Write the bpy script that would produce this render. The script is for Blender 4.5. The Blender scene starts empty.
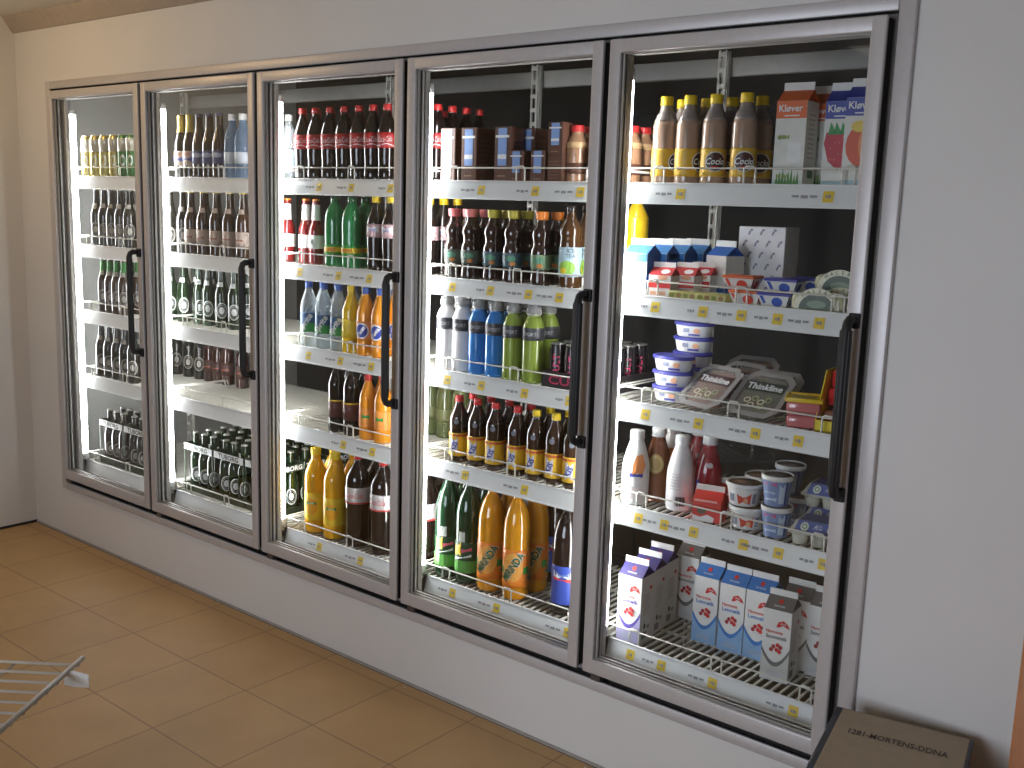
import bpy, bmesh, math, random
from mathutils import Vector, Matrix
R = random.Random(7)
PI = math.pi
S = bpy.context.scene
COL = S.collection

# ------------------------------------------------------------------ materials
MATS = {}
def mat(name, col, rough=0.5, metal=0.0, coat=0.0, var=0.06, scale=30.0, spec=0.5, bump=0.0, emit=0.0, alpha=None, trans=0.0):
    """Principled material whose colour is varied a little by a procedural noise."""
    if name in MATS: return MATS[name]
    m = bpy.data.materials.new(name); m.use_nodes = True
    nt = m.node_tree; n = nt.nodes; l = nt.links
    b = n['Principled BSDF']
    b.inputs['Roughness'].default_value = rough
    b.inputs['Metallic'].default_value = metal
    b.inputs['Coat Weight'].default_value = coat
    b.inputs['Coat Roughness'].default_value = 0.06
    b.inputs['Specular IOR Level'].default_value = spec
    tc = n.new('ShaderNodeTexCoord'); nz = n.new('ShaderNodeTexNoise')
    nz.inputs['Scale'].default_value = scale; nz.inputs['Detail'].default_value = 3
    l.new(tc.outputs['Object'], nz.inputs['Vector'])
    rp = n.new('ShaderNodeValToRGB')
    c = col
    rp.color_ramp.elements[0].position = 0.3; rp.color_ramp.elements[1].position = 0.7
    rp.color_ramp.elements[0].color = (c[0]*(1-var), c[1]*(1-var), c[2]*(1-var), 1)
    rp.color_ramp.elements[1].color = (min(1, c[0]*(1+var)), min(1, c[1]*(1+var)), min(1, c[2]*(1+var)), 1)
    l.new(nz.outputs['Fac'], rp.inputs['Fac']); l.new(rp.outputs['Color'], b.inputs['Base Color'])
    if bump:
        bp = n.new('ShaderNodeBump'); bp.inputs['Strength'].default_value = bump; bp.inputs['Distance'].default_value = 0.002
        l.new(nz.outputs['Fac'], bp.inputs['Height']); l.new(bp.outputs['Normal'], b.inputs['Normal'])
    if emit:
        b.inputs['Emission Color'].default_value = (*col, 1); b.inputs['Emission Strength'].default_value = emit
    if trans:                                   # thin tinted see-through plastic or glass: clear share + glossy share
        out = n['Material Output']; tr = n.new('ShaderNodeBsdfTransparent'); mx = n.new('ShaderNodeMixShader')
        tr.inputs['Color'].default_value = (*alpha, 1) if alpha else (1, 1, 1, 1)
        fa = n.new('ShaderNodeLayerWeight'); fa.inputs['Blend'].default_value = 0.5
        lw = n.new('ShaderNodeMath'); lw.operation = 'POWER'; lw.inputs[1].default_value = 4.0; l.new(fa.outputs['Facing'], lw.inputs[0])
        ma = n.new('ShaderNodeMath'); ma.operation = 'ADD'; ma.use_clamp = True; ma.inputs[1].default_value = 1 - trans
        l.new(lw.outputs[0], ma.inputs[0]); l.new(ma.outputs[0], mx.inputs['Fac'])
        l.new(tr.outputs[0], mx.inputs[1]); l.new(b.outputs[0], mx.inputs[2]); l.new(mx.outputs[0], out.inputs['Surface'])
    MATS[name] = m
    return m

def glass_mat():
    m = bpy.data.materials.new('door_glass'); m.use_nodes = True
    nt = m.node_tree; n = nt.nodes; l = nt.links; n.remove(n['Principled BSDF']); out = n['Material Output']
    tr = n.new('ShaderNodeBsdfTransparent'); tr.inputs['Color'].default_value = (0.955, 0.965, 0.965, 1)
    gl = n.new('ShaderNodeBsdfGlossy'); gl.inputs['Roughness'].default_value = 0.02
    fa = n.new('ShaderNodeLayerWeight'); fa.inputs['Blend'].default_value = 0.5
    pw = n.new('ShaderNodeMath'); pw.operation = 'POWER'; pw.inputs[1].default_value = 5.0; l.new(fa.outputs['Facing'], pw.inputs[0])
    mu = n.new('ShaderNodeMath'); mu.operation = 'MULTIPLY_ADD'; mu.inputs[1].default_value = 0.93; mu.inputs[2].default_value = 0.045; l.new(pw.outputs[0], mu.inputs[0])
    mx = n.new('ShaderNodeMixShader'); l.new(mu.outputs[0], mx.inputs['Fac']); l.new(tr.outputs[0], mx.inputs[1]); l.new(gl.outputs[0], mx.inputs[2])
    l.new(mx.outputs[0], out.inputs['Surface'])
    return m
GLASS = glass_mat()

def tile_mat():
    m = bpy.data.materials.new('floor_tiles'); m.use_nodes = True
    nt = m.node_tree; n = nt.nodes; l = nt.links; b = n['Principled BSDF']
    tc = n.new('ShaderNodeTexCoord'); mp = n.new('ShaderNodeMapping'); l.new(tc.outputs['Object'], mp.inputs['Vector'])
    mp.inputs['Location'].default_value = (-0.914, 0.388, 0)
    br = n.new('ShaderNodeTexBrick'); br.offset = 0.0; br.squash = 1.0
    br.inputs['Scale'].default_value = 1.0; br.inputs['Brick Width'].default_value = 0.3545; br.inputs['Row Height'].default_value = 0.3545
    br.inputs['Mortar Size'].default_value = 0.0028; br.inputs['Mortar Smooth'].default_value = 0.3; br.inputs['Bias'].default_value = 0.0
    br.inputs['Color1'].default_value = (0.49, 0.315, 0.145, 1); br.inputs['Color2'].default_value = (0.52, 0.335, 0.155, 1); br.inputs['Mortar'].default_value = (0.28, 0.18, 0.095, 1)
    l.new(mp.outputs['Vector'], br.inputs['Vector'])
    nz = n.new('ShaderNodeTexNoise'); nz.inputs['Scale'].default_value = 5; nz.inputs['Detail'].default_value = 6
    l.new(tc.outputs['Object'], nz.inputs['Vector'])
    rp = n.new('ShaderNodeMapRange'); rp.inputs['To Min'].default_value = 0.86; rp.inputs['To Max'].default_value = 1.12
    l.new(nz.outputs['Fac'], rp.inputs['Value'])
    mx = n.new('ShaderNodeMix'); mx.data_type = 'RGBA'; mx.blend_type = 'MULTIPLY'; mx.inputs['Factor'].default_value = 1
    l.new(br.outputs['Color'], mx.inputs['A']); l.new(rp.outputs['Result'], mx.inputs['B'])
    l.new(mx.outputs['Result'], b.inputs['Base Color'])
    b.inputs['Roughness'].default_value = 0.55; b.inputs['Specular IOR Level'].default_value = 0.3
    bp = n.new('ShaderNodeBump'); bp.inputs['Strength'].default_value = 0.5; bp.inputs['Distance'].default_value = 0.002; bp.invert = True
    l.new(br.outputs['Fac'], bp.inputs['Height']); l.new(bp.outputs['Normal'], b.inputs['Normal'])
    return m

def emit_mat(name, col, strength):
    m = bpy.data.materials.new(name); m.use_nodes = True
    nt = m.node_tree; n = nt.nodes; l = nt.links; n.remove(n['Principled BSDF'])
    e = n.new('ShaderNodeEmission'); e.inputs['Color'].default_value = (*col, 1); e.inputs['Strength'].default_value = strength
    l.new(e.outputs[0], n['Material Output'].inputs['Surface'])
    return m

# ------------------------------------------------------------------ mesh builder
class MB:
    def __init__(s): s.v = []; s.f = []; s.m = []; s.sm = []; s.mats = []
    def mi(s, m):
        if m not in s.mats: s.mats.append(m)
        return s.mats.index(m)
    def add(s, verts, faces, m, smooth=False):
        o = len(s.v); k = s.mi(m); s.v += [tuple(p) for p in verts]
        for f in faces: s.f.append(tuple(i+o for i in f)); s.m.append(k); s.sm.append(smooth)
        return s
    def box(s, x0, x1, y0, y1, z0, z1, m):
        v = [(x0,y0,z0),(x1,y0,z0),(x1,y1,z0),(x0,y1,z0),(x0,y0,z1),(x1,y0,z1),(x1,y1,z1),(x0,y1,z1)]
        return s.add(v, [(0,3,2,1),(4,5,6,7),(0,1,5,4),(1,2,6,5),(2,3,7,6),(3,0,4,7)], m)
    def rbox(s, x0, x1, y0, y1, z0, z1, m, r=0.004, seg=2, M=None):
        bm = bmesh.new(); bmesh.ops.create_cube(bm, size=1)
        for v in bm.verts: v.co = Vector(((x0+x1)/2+v.co.x*(x1-x0), (y0+y1)/2+v.co.y*(y1-y0), (z0+z1)/2+v.co.z*(z1-z0)))
        bmesh.ops.bevel(bm, geom=bm.edges[:], offset=min(r, .45*min(x1-x0, y1-y0, z1-z0)), segments=seg, affect='EDGES', profile=0.5)
        if M is not None: bm.transform(M)
        bm.verts.index_update()
        s.add([v.co[:] for v in bm.verts], [[v.index for v in f.verts] for f in bm.faces], m, seg > 1)
        bm.free(); return s
    def lathe(s, prof, m, seg=20, c=(0,0), a0=0.0, a1=2*PI, smooth=True, sx=1.0, sy=1.0):
        full = abs(a1-a0-2*PI) < 1e-6; n = seg if full else seg+1
        vs = []; fs = []
        for r, z in prof:
            for i in range(n):
                a = a0+(a1-a0)*i/seg
                vs.append((c[0]+sx*r*math.sin(a), c[1]-sy*r*math.cos(a), z))
        for j in range(len(prof)-1):
            for i in range(seg):
                i2 = (i+1) % n if full else i+1
                fs.append((j*n+i, j*n+i2, (j+1)*n+i2, (j+1)*n+i))
        if full:
            if prof[0][0] > 1e-5: fs.append(tuple(reversed(range(n))))
            if prof[-1][0] > 1e-5: fs.append(tuple((len(prof)-1)*n+i for i in range(n)))
        return s.add(vs, fs, m, smooth)
    def tube(s, pts, r, m, seg=6, cap=True):
        pts = [Vector(p) for p in pts]; vs = []; fs = []
        up = None
        for i, p in enumerate(pts):
            if i == 0: t = pts[1]-p
            elif i == len(pts)-1: t = p-pts[i-1]
            else: t = (pts[i+1]-p).normalized()+(p-pts[i-1]).normalized()
            t.normalize()
            if up is None:
                up = Vector((0,0,1)) if abs(t.z) < .9 else Vector((0,1,0))
            a = t.cross(up); a.normalize(); b = a.cross(t); up = b
            for k in range(seg):
                q = 2*PI*k/seg+PI/seg
                vs.append(p+a*(r*math.cos(q))+b*(r*math.sin(q)))
        for i in range(len(pts)-1):
            for k in range(seg):
                k2 = (k+1) % seg
                fs.append((i*seg+k, (i+1)*seg+k, (i+1)*seg+k2, i*seg+k2))
        if cap:
            fs.append(tuple(range(seg))); fs.append(tuple(reversed([(len(pts)-1)*seg+k for k in range(seg)])))
        return s.add(vs, fs, m, seg > 4)
    def prism(s, poly, m, z0, z1, M=None):
        """2D outline extruded from z0 to z1 (then M)."""
        n = len(poly); v = [Vector((x, y, z0)) for x, y in poly]+[Vector((x, y, z1)) for x, y in poly]
        if M is not None: v = [M @ p for p in v]
        f = [tuple(reversed(range(n))), tuple(range(n, 2*n))]+[(i, (i+1) % n, n+(i+1) % n, n+i) for i in range(n)]
        return s.add(v, f, m)
    def flat(s, poly, m, mapf):
        """A flat patch: outline fanned from its centre through two rings, laid on a surface by mapf(u, v)."""
        cx = sum(p[0] for p in poly)/len(poly); cy = sum(p[1] for p in poly)/len(poly); n = len(poly)
        vs = [mapf(cx, cy)]
        for t in (0.5, 1.0): vs += [mapf(cx+(x-cx)*t, cy+(y-cy)*t) for x, y in poly]
        fs = [(0, 1+i, 1+(i+1) % n) for i in range(n)]+[(1+i, 1+n+i, 1+n+(i+1) % n, 1+(i+1) % n) for i in range(n)]
        return s.add(vs, fs, m)
    def ring(s, cx, cy, rx, ry, w, m, mapf, n=20):
        vs = []; fs = []
        for k in range(n):
            a = 2*PI*k/n
            vs += [mapf(cx+rx*math.cos(a), cy+ry*math.sin(a)), mapf(cx+(rx-w)*math.cos(a), cy+(ry-w)*math.sin(a))]
        for k in range(n):
            j = (k+1) % n; fs.append((2*k, 2*j, 2*j+1, 2*k+1))
        return s.add(vs, fs, m)
    def band(s, top, bot, m, mapf):
        n = len(top); vs = [mapf(*p) for p in top]+[mapf(*p) for p in bot]
        return s.add(vs, [(i, n+i, n+i+1, i+1) for i in range(n-1)], m)
    def text(s, txt, m, mapf, cx, cy, h, rot=0.0, w=None, shear=0.0, bold=0.0):
        vs, fs = glyphs(txt, shear, bold)
        if not vs: return s
        x0 = min(v[0] for v in vs); x1 = max(v[0] for v in vs); y0 = min(v[1] for v in vs); y1 = max(v[1] for v in vs)
        k = h/max(1e-6, y1-y0); kx = (w/max(1e-6, x1-x0)) if w else k
        c, sn = math.cos(rot), math.sin(rot); out = []
        for x, y in vs:
            u = (x-(x0+x1)/2)*kx; v = (y-(y0+y1)/2)*k
            out.append(mapf(cx+u*c-v*sn, cy+u*sn+v*c))
        return s.add(out, fs, m)
    def build(s, name, parent=None, loc=None, rz=0.0, label=None):
        me = bpy.data.meshes.new(name); me.from_pydata(s.v, [], s.f)
        for m in s.mats: me.materials.append(m)
        me.polygons.foreach_set('material_index', s.m); me.polygons.foreach_set('use_smooth', s.sm); me.update()
        o = bpy.data.objects.new(name, me); COL.objects.link(o)
        if parent is not None: o.parent = parent
        if loc is not None: o.location = loc
        o.rotation_euler = (0, 0, rz)
        if label: o['label'] = label
        return o

GL = {}
def glyphs(txt, shear=0.0, bold=0.0):
    key = (txt, shear, bold)
    if key not in GL:
        cu = bpy.data.curves.new('lettering', 'FONT'); cu.body = txt; cu.resolution_u = 2; cu.shear = shear; cu.offset = bold
        o = bpy.data.objects.new('lettering', cu); COL.objects.link(o)
        bpy.context.view_layer.update()
        me = o.evaluated_get(bpy.context.evaluated_depsgraph_get()).to_mesh()
        GL[key] = ([(v.co.x, v.co.y) for v in me.vertices], [tuple(p.vertices) for p in me.polygons])
        o.evaluated_get(bpy.context.evaluated_depsgraph_get()).to_mesh_clear()
        bpy.data.objects.remove(o); bpy.data.curves.remove(cu)
    return GL[key]

def cyl(r, e=0.0012, c=(0,0)):            # u along the girth, v = height, angle 0 faces the door
    return lambda u, v: (c[0]+(r+e)*math.sin(u/r), c[1]-(r+e)*math.cos(u/r), v)
def front(y, e=0.0008): return lambda u, v: (u, y-e, v)
def right(x, e=0.0008): return lambda u, v: (x+e, u, v)
def topf(z, e=0.0008): return lambda u, v: (u, v, z+e)
def circ(cx, cy, rx, ry=None, n=16): return [(cx+rx*math.cos(2*PI*k/n), cy+(ry or rx)*math.sin(2*PI*k/n)) for k in range(n)]
def rect(x0, x1, y0, y1): return [(x0,y0),(x1,y0),(x1,y1),(x0,y1)]

def empty(name, loc=(0,0,0), rz=0.0):
    o = bpy.data.objects.new(name, None); o.empty_display_size = 0.05; COL.objects.link(o)
    o.location = loc; o.rotation_euler = (0, 0, rz); return o
def tag(o, label, cat, group=None):
    o['label'] = label; o['category'] = cat
    if group: o['group'] = group
    return o
def struct(mb, name):
    o = mb.build(name); o['kind'] = 'structure'; return o
KIDS = {}
def copy_tree(root):
    r = root.copy(); COL.objects.link(r)
    for ch in KIDS[root.name]:
        c = ch.copy(); COL.objects.link(c); c.parent = r
    return r
LAMP = 35.0
EXPOSURE = 0.0
WIN = 28.0
WARM = 11.0
BACK = 3.0
AMB = 0.07
# ------------------------------------------------------------------ goods on the shelves
white = mat('white_plastic', (.82,.82,.80), .35)
paper = mat('white_board', (.84,.83,.80), .5, var=.03)
black = mat('black_plastic', (.010,.010,.011), .55)
ink = mat('dark_ink', (.03,.025,.03), .6)
red = mat('red_print', (.62,.03,.025), .45)
yellow = mat('yellow_print', (.85,.58,.03), .45)
blue = mat('blue_print', (.03,.10,.42), .45)
green = mat('green_print', (.04,.30,.06), .45)
orange = mat('orange_print', (.85,.25,.02), .45)
whitep = mat('white_print', (.86,.86,.85), .5, var=.02)
silver = mat('silver_print', (.62,.60,.60), .35, .3)
brownp = mat('brown_print', (.13,.05,.03), .5)
m_cap_red = mat('red_cap_plastic', (.60,.03,.03), .35)
m_cap_yel = mat('yellow_cap_plastic', (.85,.60,.02), .35)
m_cap_blue = mat('blue_cap_plastic', (.05,.12,.45), .35)
m_cap_pink = mat('pink_cap_plastic', (.80,.22,.22), .35)
m_cap_olive = mat('olive_cap_plastic', (.55,.48,.06), .35)
m_cap_or = mat('orange_cap_plastic', (.90,.26,.03), .35)
m_gold = mat('gold_foil', (.75,.58,.16), .3, .7)
m_steel = mat('steel_cap', (.55,.54,.50), .35, .8)
m_cola = mat('cola_liquid', (.012,.007,.006), .08, coat=.6)
m_clear = mat('clear_plastic', (.80,.84,.86), .06, trans=.72, alpha=(.88,.92,.93))
m_smoke = mat('smoky_plastic', (.30,.28,.27), .08, trans=.62, alpha=(.72,.68,.66))
m_gpet = mat('green_pet', (.015,.14,.045), .07, coat=.6)
m_gdark = mat('dark_green_pet', (.008,.045,.018), .07, coat=.6)
m_orange = mat('orange_drink', (.80,.30,.02), .08, coat=.6)
m_yellow = mat('yellow_drink', (.80,.40,.012), .1, coat=.5)
m_bgreen = mat('green_beer_glass', (.010,.030,.009), .06, coat=.7)
m_bbrown = mat('brown_beer_glass', (.045,.02,.010), .06, coat=.7)
m_bdark = mat('dark_beer_glass', (.018,.018,.014), .06, coat=.7)
m_choc = mat('chocolate_drink', (.36,.20,.115), .12, coat=.5)
m_berry = mat('berry_drink', (.17,.008,.008), .08, coat=.5)

KINDS = {}
def kind(key, name, desc, cat, plural):
    def deco(fn): KINDS[key] = (fn, name, desc, cat, plural); return fn
    return deco
def radius_at(prof, z):
    for (r0, z0), (r1, z1) in zip(prof, prof[1:]):
        if z0 <= z <= z1 and z1 > z0: return r0+(r1-r0)*(z-z0)/(z1-z0)
    return prof[-1][0]
def band_prof(prof, z0, z1, e=.0007):
    zs = [z0]+[z for r, z in prof if z0 < z < z1]+[z1]
    return [(radius_at(prof, z)+e, z) for z in zs]
def cap_mb(r, z0, z1, m, ridge=True):
    b = MB(); b.lathe([(r*.97,z0),(r,z0+.001),(r,z1-.002),(r*.93,z1),(0,z1)], m, 18)
    if ridge: b.lathe([(r*1.04,z0-.002),(r*1.04,z0+.0015),(r,z0+.0016)], m, 18)
    return b
def soft(pts, n=4):
    """Catmull-Rom refinement of a bottle outline."""
    out = []
    P = [pts[0]]+list(pts)+[pts[-1]]
    for i in range(1, len(P)-2):
        for k in range(n):
            t = k/n; q = []
            for d in (0, 1):
                a, b, c, e = P[i-1][d], P[i][d], P[i+1][d], P[i+2][d]
                q.append(.5*((2*b)+(c-a)*t+(2*a-5*b+4*c-e)*t*t+(3*b-a-3*c+e)*t**3))
            out.append((max(0, q[0]), q[1]))
    out.append(pts[-1]); return out
def bot(root, pts, body, cap, capr, ztop, labels=(), seg=22, fill=None, fillm=None, crown=False):
    """Bottle: body turned from its outline, cap on the neck, labels wrapped round it. labels: (z0, z1, material, painter)."""
    prof = soft(pts); h = pts[-1][1]
    b = MB().lathe([(0, .003)]+prof, body, seg)
    b.build('bottle_body', root)
    if fill:
        inner = [(max(0, r-.0015), z) for r, z in prof if .004 < z < fill]
        MB().lathe([(0, inner[0][1])]+inner+[(0, fill)], fillm, seg).build('drink', root)
    if crown:
        c = MB().lathe([(.0135,h-.004),(.0145,h-.0035),(.0135,h+.002),(.011,h+.0035),(0,h+.0035)], cap, 20)
    else: c = cap_mb(capr, h-.003, ztop, cap)
    c.build('cap', root)
    for nm, z0, z1, m, paint in labels:
        L = MB().lathe(band_prof(prof, z0, z1), m, seg)
        r = radius_at(prof, (z0+z1)/2)
        if paint: paint(L, cyl(r+.0006), r)
        L.build(nm, root)

COLA = [(.024,.0),(.030,.004),(.033,.020),(.031,.058),(.0325,.09),(.033,.106),(.0335,.165),(.031,.182),(.023,.208),(.0135,.232),(.0125,.246)]
@kind('cola', 'cola_bottle', 'dark cola bottle with red cap', 'bottle', 'small cola bottles')
def _(root):
    def p(L, f, r):
        for a in (0.35, 2.4, 4.5): L.text('Coca-Cola', whitep, f, a*r, .142, .019, rot=.08, w=.052, shear=.3)
        L.band([(t*r, .124+.004*math.sin(t*3)) for t in [i*.3 for i in range(22)]], [(t*r, .121+.004*math.sin(t*3)) for t in [i*.3 for i in range(22)]], whitep, f)
    bot(root, COLA, m_cola, m_cap_red, .0150, .262, [('label',.112,.165,mat('cola_red_print',(.42,.02,.02),.45),p)])
@kind('water', 'water_bottle', 'clear water bottle with white cap', 'bottle', 'water bottles')
def _(root):
    def p(L, f, r):
        L.flat(rect(-.02,.02,.06,.10), blue, f); L.text('H2O', whitep, f, 0, .08, .012)
    bot(root, [(.026,0),(.032,.005),(.0325,.03),(.031,.05),(.0325,.06),(.0325,.14),(.029,.17),(.017,.205),(.0135,.215),(.013,.23)], m_clear, white, .0155, .248, [('label',.05,.115,mat('pale_blue_print',(.45,.58,.72),.45),None)])
@kind('waterblue', 'water_bottle', 'bluish water bottle with white label', 'bottle', 'water bottles')
def _(root):
    bot(root, [(.026,0),(.034,.005),(.034,.03),(.034,.14),(.030,.17),(.017,.205),(.0135,.215),(.013,.235)], mat('blue_clear_plastic',(.25,.36,.5),.07,trans=.6,alpha=(.62,.74,.86)), white, .0165, .255, [('label',.06,.105,mat('icy_label',(.55,.60,.66),.4),None)])
@kind('sprite', 'lemonade_bottle', 'clear lemonade bottle with blue cap', 'bottle', 'lemonade bottles')
def _(root):
    def p(L, f, r):
        for a in (.35, 2.45, 4.55):
            L.text('Sprite', whitep, cyl(r+.0022), a*r, .092, .030, rot=.95, w=.075, shear=.2, bold=.03)
            L.flat(circ(a*r+.012,.120,.005), yellow, f)
        L.band([(t*r,.085+.006*math.sin(2*t)) for t in [i*.3 for i in range(22)]], [(t*r,.0575) for t in [i*.3 for i in range(22)]], green, f)
    bot(root, [(.026,0),(.032,.005),(.033,.03),(.0325,.10),(.033,.14),(.030,.168),(.018,.205),(.0135,.218),(.013,.23)], m_clear, m_cap_blue, .0145, .246, [('label',.057,.128,mat('deep_teal_print',(.02,.09,.22),.4),p)])
@kind('lemon', 'soda_bottle', 'yellow lemon soda bottle with yellow cap', 'bottle', 'yellow soda bottles')
def _(root):
    bot(root, [(.026,0),(.033,.005),(.034,.03),(.034,.14),(.031,.168),(.018,.205),(.0135,.218),(.013,.23)], mat('lemon_drink',(.80,.52,.02),.08,coat=.6), m_cap_yel, .0145, .248, [('label',.06,.125,mat('lemon_label',(.85,.62,.05),.4),None)])
@kind('lemontall', 'soda_bottle', 'tall yellow soda bottle at the back', 'bottle', 'yellow soda bottles')
def _(root):
    bot(root, [(.028,0),(.037,.005),(.038,.03),(.038,.20),(.035,.225),(.019,.255),(.0140,.266),(.013,.272)], mat('lemon_drink',(.80,.52,.02)), m_cap_yel, .0148, .288, [('label',.06,.14,mat('lemon_label',(.85,.62,.05)),None)])
@kind('fanta', 'soda_bottle', 'orange soda bottle with blue label mark', 'bottle', 'orange soda bottles')
def _(root):
    def p(L, f, r):
        for a in (.3, 2.4, 4.5):
            L.flat(circ(a*r,.092,.028,.029), whitep, f); L.flat(circ(a*r,.092,.0235,.024), mat('navy_print',(.02,.04,.30),.4), cyl(r+.0014))
            L.text('Fanta', whitep, cyl(r+.0028), a*r, .092, .015, rot=.9, w=.042, shear=.1, bold=.03)
    bot(root, [(.026,0),(.034,.005),(.035,.03),(.032,.055),(.034,.075),(.035,.14),(.031,.168),(.018,.205),(.0135,.218),(.013,.23)], m_orange, m_cap_blue, .0145, .248, [('label',.062,.125,mat('peach_print',(.88,.34,.12),.4),p)])
@kind('darkband', 'soda_bottle', 'dark soda bottle with thin yellow band', 'bottle', 'dark soda bottles')
def _(root):
    def p(L, f, r):
        L.band([(t*r,.1265) for t in [i*.3 for i in range(22)]], [(t*r,.1215) for t in [i*.3 for i in range(22)]], yellow, f)
    bot(root, [(.026,0),(.032,.005),(.033,.03),(.033,.165),(.032,.19),(.022,.225),(.0135,.242),(.013,.252)], m_cola, black, .0145, .266, [('label',.06,.128,mat('maroon_print',(.10,.025,.02),.4),p)])
@kind('orangered', 'soda_bottle', 'orange soda bottle with red cap', 'bottle', 'orange soda bottles')
def _(root):
    def p(L, f, r):
        for a in (.4, 2.5, 4.6): L.flat(rect(a*r-.014,a*r+.014,.082,.096), green, f)
    bot(root, [(.026,0),(.032,.005),(.033,.03),(.033,.14),(.030,.168),(.018,.202),(.0135,.216),(.013,.226)], m_orange, m_cap_red, .0145, .242, [('label',.05,.12,mat('orange_label',(.85,.32,.06),.4),p)])
@kind('juice', 'juice_bottle', 'large yellow juice bottle', 'bottle', 'large juice bottles')
def _(root):
    def p(L, f, r):
        for a in (.35, 3.4):
            L.flat(circ(a*r,.11,.026,.032), mat('orange_fruit_print',(.88,.40,.02),.4), f); L.flat(rect(a*r-.02,a*r+.02,.118,.130), green, cyl(r+.0014))
            L.text('appelsin', whitep, cyl(r+.0022), a*r, .124, .008)
    bot(root, [(.034,0),(.043,.006),(.044,.03),(.044,.06),(.045,.21),(.041,.245),(.026,.282),(.019,.295),(.018,.318)], m_yellow, m_cap_yel, .0205, .338, [('label',.055,.165,mat('yellow_label',(.83,.55,.03),.4),p)])
@kind('colabig', 'cola_bottle', 'large cola bottle with silver label', 'bottle', 'large cola bottles')
def _(root):
    def p(L, f, r):
        for a in (.3, 2.4, 4.5): L.text('Coca-Cola', red, f, a*r, .203, .020, w=.07, shear=.3)
        L.band([(t*r,.176) for t in [i*.3 for i in range(22)]], [(t*r,.171) for t in [i*.3 for i in range(22)]], red, f)
    bot(root, [(.036,0),(.047,.006),(.048,.04),(.046,.09),(.048,.16),(.0485,.24),(.043,.275),(.024,.31),(.0145,.328),(.0135,.340)], m_cola, m_cap_red, .0148, .354, [('label',.17,.232,silver,p)])
BEER = [(.026,0),(.0295,.004),(.030,.02),(.030,.131),(.027,.158),(.018,.186),(.0145,.21),(.0125,.248),(.013,.254),(.0125,.260)]
def beer(root, glass, capm, ringm, neckm, ring=True, body=None):
    labs = []
    def p(L, f, r):
        pass
    prof = soft(BEER); h = BEER[-1][1]
    MB().lathe([(0,.003)]+prof, glass, 20).build('bottle_body', root)
    MB().lathe([(.0135,h-.004),(.0148,h-.0035),(.0135,h+.002),(.011,h+.0035),(0,h+.0035)], capm, 20).build('crown_cap', root)
    if ring:
        L = MB(); f = cyl(.030, .0009)
        for a in (.8, 2.9, 5.0):
            L.ring(a*.030, .075, .024, .034, .0045, ringm, f); L.flat(circ(a*.030, .075, .011, .016), ringm, f)
            L.ring(a*.030, .075, .0165, .0245, .0014, ringm, f)
        L.build('ring_label', root)
    else:
        L = MB().lathe(band_prof(prof,.045,.105), body, 20); L.flat(rect(-.01,.024,.068,.076), mat('rust_line',(.36,.10,.06),.5), cyl(.0306)); L.build('label', root)
    N = MB().lathe(band_prof(prof,.176,.196), neckm, 20, a0=-.5, a1=1.1); N.build('neck_label', root)
@kind('beergreen', 'beer_bottle', 'green beer bottle with oval ring label', 'bottle', 'green beer bottles')
def _(root): beer(root, m_bgreen, m_steel, whitep, whitep)
@kind('beerdark', 'beer_bottle', 'dark beer bottle with ring label', 'bottle', 'dark beer bottles')
def _(root): beer(root, m_bdark, m_steel, mat('grey_print',(.42,.40,.36),.45), mat('grey_print',(.42,.40,.36)))
@kind('beerbrown', 'beer_bottle', 'brown beer bottle with pale label', 'bottle', 'brown beer bottles')
def _(root): beer(root, m_bbrown, m_gold, whitep, mat('pink_label',(.50,.40,.34),.5), False, mat('pink_label',(.50,.40,.34)))
@kind('beerneck', 'beer_bottle', 'brown beer bottle with green foil neck', 'bottle', 'green necked beer bottles')
def _(root):
    beer(root, m_bbrown, green, mat('grey_print',(.42,.40,.36)), mat('grey_print',(.42,.40,.36)))
    MB().lathe(band_prof(soft(BEER),.196,.243), mat('green_foil',(.05,.22,.05),.35,.4), 20).build('neck_foil', root)
@kind('beerred', 'beer_bottle', 'small dark red beer bottle', 'bottle', 'dark red bottles')
def _(root): beer(root, mat('red_glass',(.035,.008,.006),.06,coat=.6), m_cap_red, whitep, mat('grey_print',(.42,.40,.36)), False, mat('dark_red_label',(.05,.018,.015),.5))
CIDER = [(.025,0),(.029,.005),(.030,.03),(.030,.13),(.0275,.155),(.018,.195),(.0152,.215),(.0146,.255)]
@kind('cider', 'cider_bottle', 'dark cider bottle with gold foil neck', 'bottle', 'gold necked cider bottles')
def _(root):
    def p(L, f, r): L.flat(rect(-.022,.030,.068,.088), mat('blue_cream',(.10,.14,.42),.5), f); L.text('CIDER', red, cyl(r+.002), .004, .098, .009)
    bot(root, CIDER, m_bdark, m_gold, .0158, .262, [('label',.052,.112,mat('cream_label',(.66,.54,.44),.5),p)])
    MB().lathe(band_prof(soft(CIDER),.19,.254), m_gold, 20).build('neck_foil', root)
@kind('darkblue', 'soda_bottle', 'dark soda bottle with blue label', 'bottle', 'dark blue labelled bottles')
def _(root):
    def p(L, f, r): L.flat(circ(.008,.094,.024,.010), mat('pale_blue_grey',(.42,.48,.60),.5), f)
    bot(root, CIDER, m_cola, mat('dark_blue_cap',(.06,.06,.16),.3), .0158, .262, [('label',.06,.112,mat('dark_blue_label',(.06,.08,.20),.5),p)])
@kind('breezer', 'cooler_bottle', 'red drink bottle with white neck label', 'bottle', 'red drink bottles')
def _(root):
    pts = [(.024,0),(.0285,.004),(.029,.02),(.029,.115),(.026,.14),(.017,.165),(.0155,.18),(.0145,.235),(.0135,.243)]
    def p(L, f, r): L.text('R', ink, f, .2*r, .085, .02)
    bot(root, pts, m_berry, m_cap_or, .0145, .25, [('label',.06,.11,whitep,p),('neck_label',.165,.225,whitep,None)], crown=True)
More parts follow.
